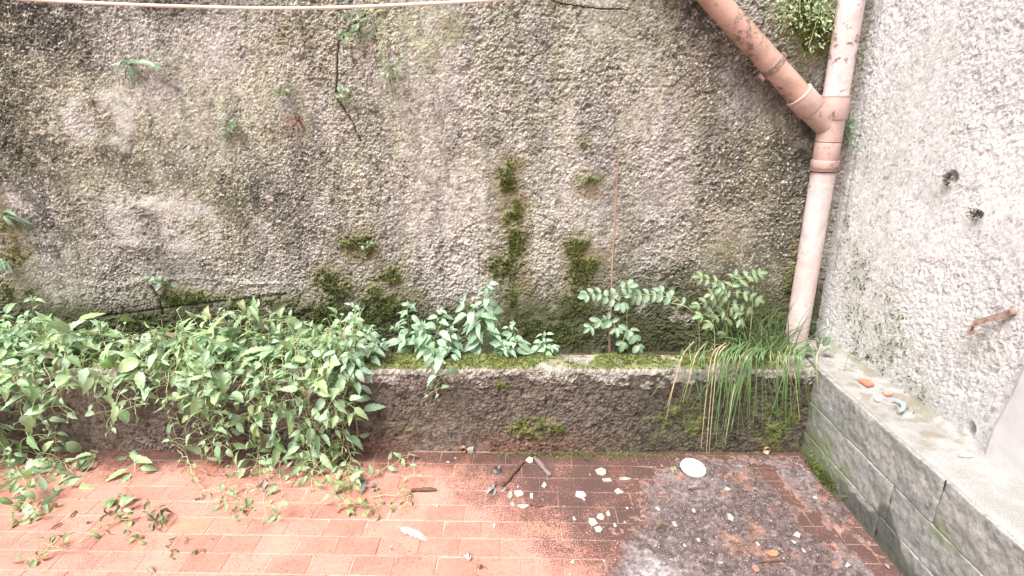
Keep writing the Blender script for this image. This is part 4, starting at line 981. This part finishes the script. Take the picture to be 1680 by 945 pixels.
floor_runner('vine_runner', [(585, 790), (620, 775), (660, 752), (675, 745), (682, 780)], L_vine, 'thin runner arching right with a curled leaf cluster at its tip', (0.04, 0.06), fg, 0.05, skip=0.35)
floor_runner('vine_runner', [(610, 815), (640, 812), (668, 815), (665, 830)], L_wilt, 'pale yellow wilted sprig on the tiles right of the vine end', (0.03, 0.05), fg, 0.03)
floor_runner('vine_runner', [(90, 690), (95, 735), (120, 775), (100, 800)], L_vine, 'leafy runner crossing the tiles below the pale hanging stems', (0.05, 0.10), fg, 0.035)
floor_runner('vine_runner', [(20, 760), (45, 800), (60, 845)], L_vine, 'short runner feeding the faded leaf clump at the left', (0.05, 0.09), fg, 0.035)
floor_runner('vine_runner', [(420, 720), (430, 760), (445, 775)], L_vine, 'short leafy runner touching the damp tiles near the middle of the tangle', (0.05, 0.09), fg, 0.03)
floor_runner('vine_runner', [(470, 715), (500, 760), (540, 790), (560, 800)], L_vine, 'leafy runner reaching the tiles left of the yellowing vine end', (0.05, 0.09), fg, 0.035)
def clump(u, v, n, spread, meshes, size, lab, cat='dead leaves', h=0.02, grp='dead leaf clumps on the tiles', zb=0.007):
    c = at_z(u, v, zb); root = empty('dead_leaves', c, lab, cat, grp)
    for _ in range(n):
        p = c + Vector((rng.gauss(0, spread), rng.gauss(0, spread * 0.7), rng.uniform(0.004, h)))
        d = rv(1); d.z = d.z * 0.4; put_leaf(meshes, p, d, UP + rv(0.6), rng.uniform(*size), root)
clump(55, 848, 12, 0.045, L_wilt, (0.04, 0.07), 'faded leaf clump on the tiles at the left, under the runners', h=0.05)
clump(198, 835, 12, 0.04, L_dry, (0.035, 0.06), 'grey dried leaf clump at the end of the broad-leaved runner', h=0.04)
clump(268, 856, 12, 0.022, L_dry, (0.04, 0.06), 'curled ball of dried leaves on the tiles at the lower left', h=0.055)
clump(400, 840, 7, 0.016, L_dry, (0.025, 0.04), 'small dry leaf clump at the tip of the bare runner', h=0.025)
clump(330, 818, 4, 0.012, L_wilt, (0.03, 0.045), 'pair of curled pale leaves beside the bare runner', h=0.02)
clump(300, 905, 14, 0.05, L_dry, (0.02, 0.05), 'scattered brown leaf litter at the bottom left of the tiles', h=0.015)
clump(220, 880, 10, 0.05, L_wilt, (0.025, 0.05), 'scattered faded leaf scraps below the curled ball of leaves', h=0.015)
clump(440, 800, 6, 0.025, L_grey, (0.03, 0.05), 'grey withered leaves on the damp tiles under the vines', h=0.015)
clump(600, 838, 10, 0.04, L_wilt, (0.03, 0.06), 'yellow withered leaves around the end of the vine tangle', h=0.02)
clump(600, 800, 5, 0.03, L_grey, (0.04, 0.06), 'grey wet leaves beneath the yellowing vine end', h=0.02)
clump(814, 776, 3, 0.012, L_grey, (0.05, 0.07), 'crumpled grey leaf standing left of the broken sticks', h=0.03)
clump(815, 804, 4, 0.018, L_grey, (0.04, 0.06), 'grey flattened leaf scraps below the left stick', h=0.012)
clump(1104, 768, 3, 0.014, L_wilt, (0.06, 0.075), 'light green fallen leaf beside the white disc', cat='fallen leaf', h=0.012)
clump(1077, 868, 2, 0.012, L_dry, (0.05, 0.065), 'brown dried leaf on the dirt crust below the white chips', h=0.012, zb=0.013)
clump(1480, 672, 8, 0.03, L_dry, (0.012, 0.022), 'brown leaf crumbs on the bench top beyond the blue strip', h=0.008, zb=ZP + 0.014)
clump(783, 935, 2, 0.010, L_dry, (0.04, 0.05), 'skeleton leaf at the bottom edge of the tiles', h=0.012)

# ------------------------------------------------------------------ loose bits on the floor
def shard(name, u, v, wpx, dpx, mat, lab, cat, th=0.007, rot=None, z=0.0065, n=None, grp=None, tilt=6):
    c = at_z(u, v, z); d = ray(u, v); t = c.y / d.y
    w = wpx / FOC * t; dd = dpx / FOC * t / 0.60
    n = n or rng.choice((4, 5, 5, 6)); mb = MB(); a0 = rng.uniform(0, 6)
    ring = []
    for k in range(n):
        a = a0 + 2 * math.pi * (k + rng.uniform(-.28, .28)) / n; r_ = rng.uniform(0.8, 1.1)
        ring.append((0.5 * w * r_ * math.cos(a), 0.5 * dd * r_ * math.sin(a)))
    e = 0.88
    mb.v = [(x, y, 0) for x, y in ring] + [(x * 1.0, y * 1.0, th * 0.7) for x, y in ring] + [(x * e, y * e, th + rng.uniform(-.001, .001)) for x, y in ring]
    mb.f = [tuple(range(n - 1, -1, -1)), tuple(range(2 * n, 3 * n))]
    for r_ in (0, 1):
        for k in range(n): mb.f.append((r_ * n + k, r_ * n + (k + 1) % n, r_ * n + n + (k + 1) % n, r_ * n + n + k))
    o = mb.build(name, mat); o.location = c; o.rotation_euler = (R(rng.uniform(-tilt, tilt)), R(rng.uniform(-tilt, tilt)), 0)
    return tag(o, lab, cat, grp)
G1 = 'small pale chips scattered on the dirty tiles'
for (u, v, w, d, m_, lab) in (
    (837, 814, 11, 13, M_chip, 'upright pale chip just left of the cream chip below the sticks'),
    (852, 810, 17, 11, plain('cream_chip', (0.62, 0.55, 0.38), 0.8, 0.15), 'cream broken chip below the left stick'),
    (858, 831, 20, 9, M_chip, 'long white chip lowest in the group below the sticks'),
    (952, 812, 17, 14, plain('stone_chip', (0.50, 0.49, 0.42), 0.85, 0.2), 'greyish triangular stone alone in the middle of the dirty tiles'),
    (1015, 807, 16, 9, M_chip, 'white flat chip right of the greyish triangular stone'),
    (985, 848, 12, 10, plain('pink_chip', (0.60, 0.45, 0.38), 0.8, 0.15), 'pinkish chip above the white oval chip'),
    (972, 857, 15, 12, plain('green_chip', (0.47, 0.47, 0.38), 0.85, 0.2), 'grey-green triangular chip left of the white oval chip'),
    (982, 869, 14, 9, M_chip, 'bright white oval chip lowest in the middle group'),
    (892, 796, 10, 10, M_chip, 'small white chip right below the right stick'),
    (986, 774, 20, 15, M_greychip, 'grey stone flake nearest the kerb in the middle'),
    (996, 788, 18, 9, M_greychip, 'darker grey flake touching the grey stone flake'),
    (1023, 786, 24, 5, M_greychip, 'thin grey sliver right of the grey flakes'),
    (869, 755, 13, 11, plain('tan_stone', (0.50, 0.42, 0.36), 0.85, 0.2), 'tan pebble between the two sticks at the top'),
    (939, 923, 8, 8, M_chip, 'round white pebble near the bottom edge of the tiles'),
    (1308, 878, 13, 9, plain('rose_stone', (0.48, 0.38, 0.36), 0.9, 0.2), 'rounded pinkish stone on the dirt near the peeling red strip'),
    (1268, 908, 20, 8, M_terra, 'flat red tile fragment in the dirt at the bottom right'),
    (1240, 934, 11, 12, plain('dull_red_stone', (0.33, 0.17, 0.14), 0.9, 0.2), 'dull red stone at the bottom edge of the dirt'),
    (1198, 849, 11, 12, M_greychip, 'grey-green stone in the middle of the dirt crust'),
    (1193, 803, 12, 5, M_chip, 'white sliver on the dirt below the white disc'),
    (1337, 817, 7, 5, M_chip, 'white pebble in the red and black strip along the bench'),
    (1390, 928, 10, 7, M_chip, 'white chip on the reddish strip at the bottom right'),
    (1456, 930, 6, 7, M_chip, 'white chip at the foot of the bench at the bottom right')):
    z = 0.0125 if u > 1060 else 0.0065
    shard('stone_chip', u, v, w * 1.05, d * 1.0, m_, lab, 'stone chip', 0.005, None, z)
for (u, v, w, d) in ((872, 814, 7, 10), (841, 827, 7, 7), (998, 843, 8, 8), (942, 851, 7, 6), (811, 863, 7, 7), (1009, 862, 6, 6), (1029, 834, 5, 4), (1025, 857, 5, 5), (1079, 835, 8, 7), (1107, 860, 9, 9), (1138, 838, 7, 6), (1302, 889, 7, 6), (1243, 893, 7, 6), (1318, 903, 6, 7), (1182, 923, 12, 5), (717, 830, 6, 6), (642, 897, 6, 6), (735, 758, 6, 3), (747, 752, 5, 3), (404, 807, 6, 6), (850, 799, 4, 4), (958, 820, 5, 4), (1123, 895, 6, 5), (1146, 886, 6, 5)):
    shard('stone_chip', u, v, w, d, M_chip, 'tiny pale chip lying loose on the tiles or dirt', 'stone chip', 0.003, None, 0.0125 if u > 1070 else 0.0065, grp=G1)
# grit: uncountable specks
mb = MB()
def speck(p, s_, r):
    a = r.uniform(0, 6); v = []
    for k in range(4): v.append((p[0] + s_ * math.cos(a + k * 1.57) * r.uniform(.5, 1), p[1] + s_ * math.sin(a + k * 1.57) * r.uniform(.5, 1), p[2]))
    v.append((p[0], p[1], p[2] + s_ * 0.8)); mb.add(v, [(0, 1, 4), (1, 2, 4), (2, 3, 4), (3, 0, 4)])
for _ in range(2600):
    u = rng.triangular(800, 1440, 1170); v = rng.uniform(752, 975); p = at_z(u, v, 0.0)
    if p.x > XB - 0.015 or p.y > YP - 0.02: continue
    speck((p.x, p.y, 0.0095 if u > 1060 else 0.005), abs(rng.gauss(0, 0.0014)) + 0.0006, rng)
tag(mb.build('grit', M_chip), 'pale grit and mortar crumbs strewn over the dirty corner', 'grit', kind='stuff')
mb = MB()
for _ in range(700):
    u = rng.uniform(20, 900); v = rng.uniform(748, 960); p = at_z(u, v, 0.0)
    if p.y > YP - 0.02: continue
    speck((p.x, p.y, 0.005), abs(rng.gauss(0, 0.0018)) + 0.0008, rng)
tag(mb.build('crumbs', M_bark), 'dark crumbs of soil and leaf strewn over the red tiles', 'crumbs', kind='stuff')
# moss and rubbish strip at the foot of the kerb, moss on the bench side
mb = MB(); pts = []
for _ in range(1100):
    u = rng.gauss(960, 80) if rng.random() < .85 else rng.uniform(850, 1250); p = at_z(u, 743 + abs(rng.gauss(0, 5)) * (0.3 + math.sin(u * .07) ** 2), 0.006)
    if p.y < YP - 0.008: pts.append(p)
for _ in range(700):
    p = at_z(rng.gauss(1392, 18), rng.gauss(806, 10), 0.006); k = rng.random()
    p = Vector((XB - 0.006 - 0.02 * rng.random(), 2.05 + rng.gauss(0, 0.06), 0.006 + abs(rng.gauss(0, 0.03)))); pts.append(p)
moss_tufts(mb, pts, [(0, -0.3, 0.6)] * len(pts), 0.008, rng)
tag(mb.build('floor_moss', M_moss), 'green moss in the joints at the foot of the kerb and the bench', 'moss', kind='stuff')
# sticks
def stick(u0, v0, u1, v1, r_, lab, cat='stick', mat=M_bark, z=0.014, name='stick', flat=0.6):
    a, b = at_z(u0, v0, z), at_z(u1, v1, z); mb = MB(); n = 9; pts = []
    for i in range(n): t = i / (n - 1); pts.append(a + (b - a) * t + Vector((0, 0, 0.004 * math.sin(3 * t))) + rv(r_ * 0.18))
    mb.tube(pts, [r_ * rng.uniform(0.75, 1.15) * (0.8 if i in (0, n - 1) else 1) for i in range(n)], 7)
    mb.v = [(x, y, max(0.0058, z + (zz - z) * flat)) for x, y, zz in mb.v]
    return tag(mb.build(name, mat, None, False), lab, cat)
stick(823, 797, 858, 757, 0.011, 'dark brown strip of bark leaning up to the tan pebble, left of the pair')
stick(877, 750, 902, 780, 0.012, 'grey-brown bark piece right of the tan pebble', mat=plain('grey_bark', (0.19, 0.15, 0.14), 0.9, 0.5, 60, 0.6))
stick(673, 804, 717, 803, 0.010, 'short dark red-brown stick lying level on the clean red tiles')
stick(850, 826, 893, 831, 0.003, 'thin dark twig behind the long white chip', 'twig', z=0.010)
stick(1127, 803, 1148, 800, 0.0035, 'thin dark twig on the dirt below the white disc', 'twig', z=0.018)
stick(1245, 922, 1285, 919, 0.003, 'thin dark twig in the dirt at the bottom right', 'twig', z=0.016)
stick(115, 848, 125, 838, 0.005, 'short brown stick beside the faded leaf clump at the left', z=0.012)
stick(85, 868, 100, 858, 0.004, 'small brown stick below the faded leaf clump at the left', z=0.012)
# white disc
dc = at_z(1137, 769, 0.016); d_ = MB(); prof_ = [(0.0, 0.004), (0.045, 0.004), (0.050, 0.0065), (0.057, 0.0065), (0.0595, 0.004), (0.0595, -0.003), (0.056, -0.003), (0.055, 0.001), (0.0, 0.001)]
n = 48
for (r_, z) in prof_:
    for k in range(n): a = 2 * math.pi * k / n; d_.v.append((r_ * math.cos(a), r_ * math.sin(a), z))
for i in range(len(prof_) - 1):
    for k in range(n): d_.f.append((i * n + k, i * n + (k + 1) % n, i * n + n + (k + 1) % n, i * n + n + k))
disc = d_.build('lid', M_plastic, None, True); disc.location = dc + Vector((0, 0, 0.004)); disc.scale = (0.92, 0.92, 0.92); disc.rotation_euler = (R(9), R(4), 0)
tag(disc, 'round white plastic lid lying on the dirty tiles below the grass', 'lid')
# drain stubs at the foot of the kerb, with the stone in front of one
def stub(u, v, lab):
    c = at_y(u, v, YP); mb = MB(); n = 20
    rr = [(0.014, 0.05), (0.014, -0.018), (0.011, -0.018), (0.011, 0.05)]
    for (r_, y) in rr:
        for k in range(n): a = 2 * math.pi * k / n; mb.v.append((r_ * math.cos(a), y, r_ * math.sin(a)))
    for i in range(3):
        for k in range(n): mb.f.append((i * n + k, i * n + n + k, i * n + n + (k + 1) % n, i * n + (k + 1) % n))
    o = mb.build('drain_stub', plain('brown_plastic', (0.28, 0.13, 0.07), 0.5, 0.2), None, True); o.location = (c.x, YP - 0.004, max(0.024, c.z)); return tag(o, lab, 'drain spout', 'weep spouts at the foot of the kerb')
stub(761, 737, 'little brown drain spout at the foot of the kerb beside the white stone')
stub(1256, 737, 'little brown drain spout at the foot of the kerb near the bench')
shard('stone', 773, 741, 13, 10, M_chip, 'white stone leaning at the kerb foot beside the left spout', 'stone', 0.02, z=0.007)
shard('stone', 1257, 743, 8, 6, plain('shell', (0.65, 0.55, 0.40), 0.5, 0.15), 'pale shell-like stone under the right spout near the bench', 'stone', 0.012, z=0.008)
clump(1082, 603, 3, 0.010, L_dry, (0.025, 0.04), 'small curled brown leaf on the kerb top left of the grass', cat='fallen leaf', h=0.010, zb=ZP + 0.008)
shard('paper_scrap', 598, 573, 16, 8, plain('white_scrap', (0.72, 0.72, 0.73), 0.6, 0.08), 'white scrap lying among the leaves at the right end of the vines', 'scrap', 0.012, z=ZP + 0.03)
# feather
fa, fb = at_z(652, 864, 0.010), at_z(699, 886, 0.010); ft = MB(); dv = (fb - fa); lat = dv.cross(UP).normalized()
ft.tube([fa, fa + dv * 0.5 + UP * 0.006, fb], 0.0010, 5)
for i in range(30):
    t = 0.12 + 0.86 * i / 29; p = fa + dv * t + UP * 0.005 * math.sin(3.1 * t); w = 0.019 * math.sin(math.pi * min(1, t * 0.9 + .1)) ** 0.7
    for s_ in (1, -1):
        e = p + lat * s_ * w * rng.uniform(.8, 1.1) + dv.normalized() * 0.016 + UP * rng.uniform(-.003, .004); q = dv.normalized() * 0.0028
        e.z = max(e.z, 0.007); ft.add([p - q, p + q, e + q * .4, e - q * .4], [(0, 1, 2, 3)])
tag(ft.build('feather', M_feather), 'downy white feather lying on the clean red tiles', 'feather')
pe = at_z(769, 920, 0.009); pr_ = empty('fallen_petals', pe, 'crumpled white petal on the tiles at the bottom edge', 'petal')
L_pet = [leaf_mesh('petal', 0.3, 0.7, 1.2, 0.05, M_feather, 7, 0.4, 1.0)]
for k in range(3): put_leaf(L_pet, pe + rv(0.004) + UP * 0.006, Vector((rng.uniform(-.4, .4), 1, 0.2)), UP + rv(.4), 0.042, pr_, 'petal')

# ------------------------------------------------------------------ things on the bench top and the pale wall
zb = ZP + 0.012
shard('tile_shard', 1420, 629, 22, 17, M_terra, 'square orange terracotta shard on the bench top', 'tile shard', 0.012, z=zb, n=4)
shard('tile_shard', 1456, 647, 15, 8, plain('pink_terracotta', (0.50, 0.28, 0.22), 0.85, 0.2), 'smaller pink terracotta shard on the bench top beside the blue strip', 'tile shard', 0.010, z=zb)
shard('stone_chip', 1438, 657, 10, 7, M_chip, 'white crumb on the bench top left of the blue strip', 'stone chip', 0.008, z=zb)
shard('stone_chip', 1583, 748, 26, 7, M_chip, 'long white flake on the bench top near the plastered jamb', 'stone chip', 0.006, z=zb)
mb = MB(); bp = [at_z(u, v, zb + 0.012) for u, v in ((1464, 656), (1472, 657), (1479, 662), (1482, 668), (1479, 674), (1474, 674))]
bpp = smooth_path(bp, 5)
for i, p in enumerate(bpp):
    t = (bpp[min(i + 1, len(bpp) - 1)] - bpp[max(0, i - 1)]).normalized(); s_ = t.cross(UP).normalized() * 0.006
    mb.v += [tuple(p - s_), tuple(p + s_), tuple(p + s_ + UP * 0.003), tuple(p - s_ + UP * 0.003)]
    if i:
        q = 4 * i
        for k in range(4): mb.f.append((q - 4 + k, q - 4 + (k + 1) % 4, q + (k + 1) % 4, q + k))
mb.f += [(0, 1, 2, 3), tuple(4 * (len(bpp) - 1) + k for k in (3, 2, 1, 0))]
tag(mb.build('plastic_strip', M_blue), 'curved pale blue plastic strip on the bench top', 'plastic strip')
# rusty iron hook on the pale wall
hk = at_r(1664, 512); hook = empty('iron_hook', hk, 'rusty flat iron hook fixed to the pale wall at the right', 'iron hook')
a = at_r(1664, 513) + Vector((-0.012, 0, 0)); e = a + Vector((-0.055, 0.075, -0.012))
tipp = at_r(1603, 528); e = Vector((tipp.x - 0.05, tipp.y - 0.045, tipp.z + 0.012))
d_ = (e - a); n_ = d_.normalized(); up_ = UP; sd2 = n_.cross(UP).normalized()
mb = MB(); sec = [(-0.004, -0.012), (0.004, -0.012), (0.004, 0.012), (-0.004, 0.012)]
pts = [a + d_ * t for t in np.linspace(0, 1, 5)]
for p in pts: mb.v += [tuple(p + sd2 * x + UP * z) for x, z in sec]
for i in range(4):
    q = 4 * i
    for k in range(4): mb.f.append((q + k, q + (k + 1) % 4, q + 4 + (k + 1) % 4, q + 4 + k))
mb.f += [(3, 2, 1, 0), (16, 17, 18, 19)]
mb.build('bar', M_rust, hook)
mb = MB(); m0 = len(mb.v)
cpts = [e + Vector((0.002, 0.004, -0.004)), e + n_ * 0.004 - UP * 0.018, e + n_ * 0.002 - UP * 0.030, e - n_ * 0.012 - UP * 0.036, e - n_ * 0.024 - UP * 0.033]
cp2 = smooth_path(cpts, 4)
for i, p in enumerate(cp2):
    t = (cp2[min(i + 1, len(cp2) - 1)] - cp2[max(0, i - 1)]).normalized(); nn = t.cross(sd2).normalized()
    mb.v += [tuple(p + sd2 * x + nn * z) for x, z in ((-0.016, -0.003), (0.016, -0.003), (0.016, 0.003), (-0.016, 0.003))]
    if i:
        q = 4 * i
        for k in range(4): mb.f.append((q - 4 + k, q - 4 + (k + 1) % 4, q + (k + 1) % 4, q + k))
mb.f += [(0, 1, 2, 3), tuple(4 * (len(cp2) - 1) + k for k in (3, 2, 1, 0))]
mb.build('hook_end', M_rust, hook)
mb = MB(); mb.tube([a + Vector((0.04, 0, 0)), a + Vector((-0.006, 0, 0))], [0.014, 0.011], 10); mb.build('wall_plug', M_rust, hook)
# mossy lumps stuck to the pale wall
for (u, v, lab) in ((1562, 292, 'dark mossy lump on the pale wall, the upper of two'), (1606, 352, 'dark mossy lump on the pale wall, the lower of two')):
    c = at_r(u, v); mb = MB(); pts = [c + Vector((-0.012 + rng.gauss(0, .004), rng.gauss(0, .010), rng.gauss(0, .010))) for _ in range(60)]
    moss_tufts(mb, pts, [(-1, -.2, .3)] * len(pts), 0.010, rng)
    tag(mb.build('moss_lump', plain('dark_moss', (0.15, 0.145, 0.12), 1.0, 0.4, 30, 0)), lab, 'moss')
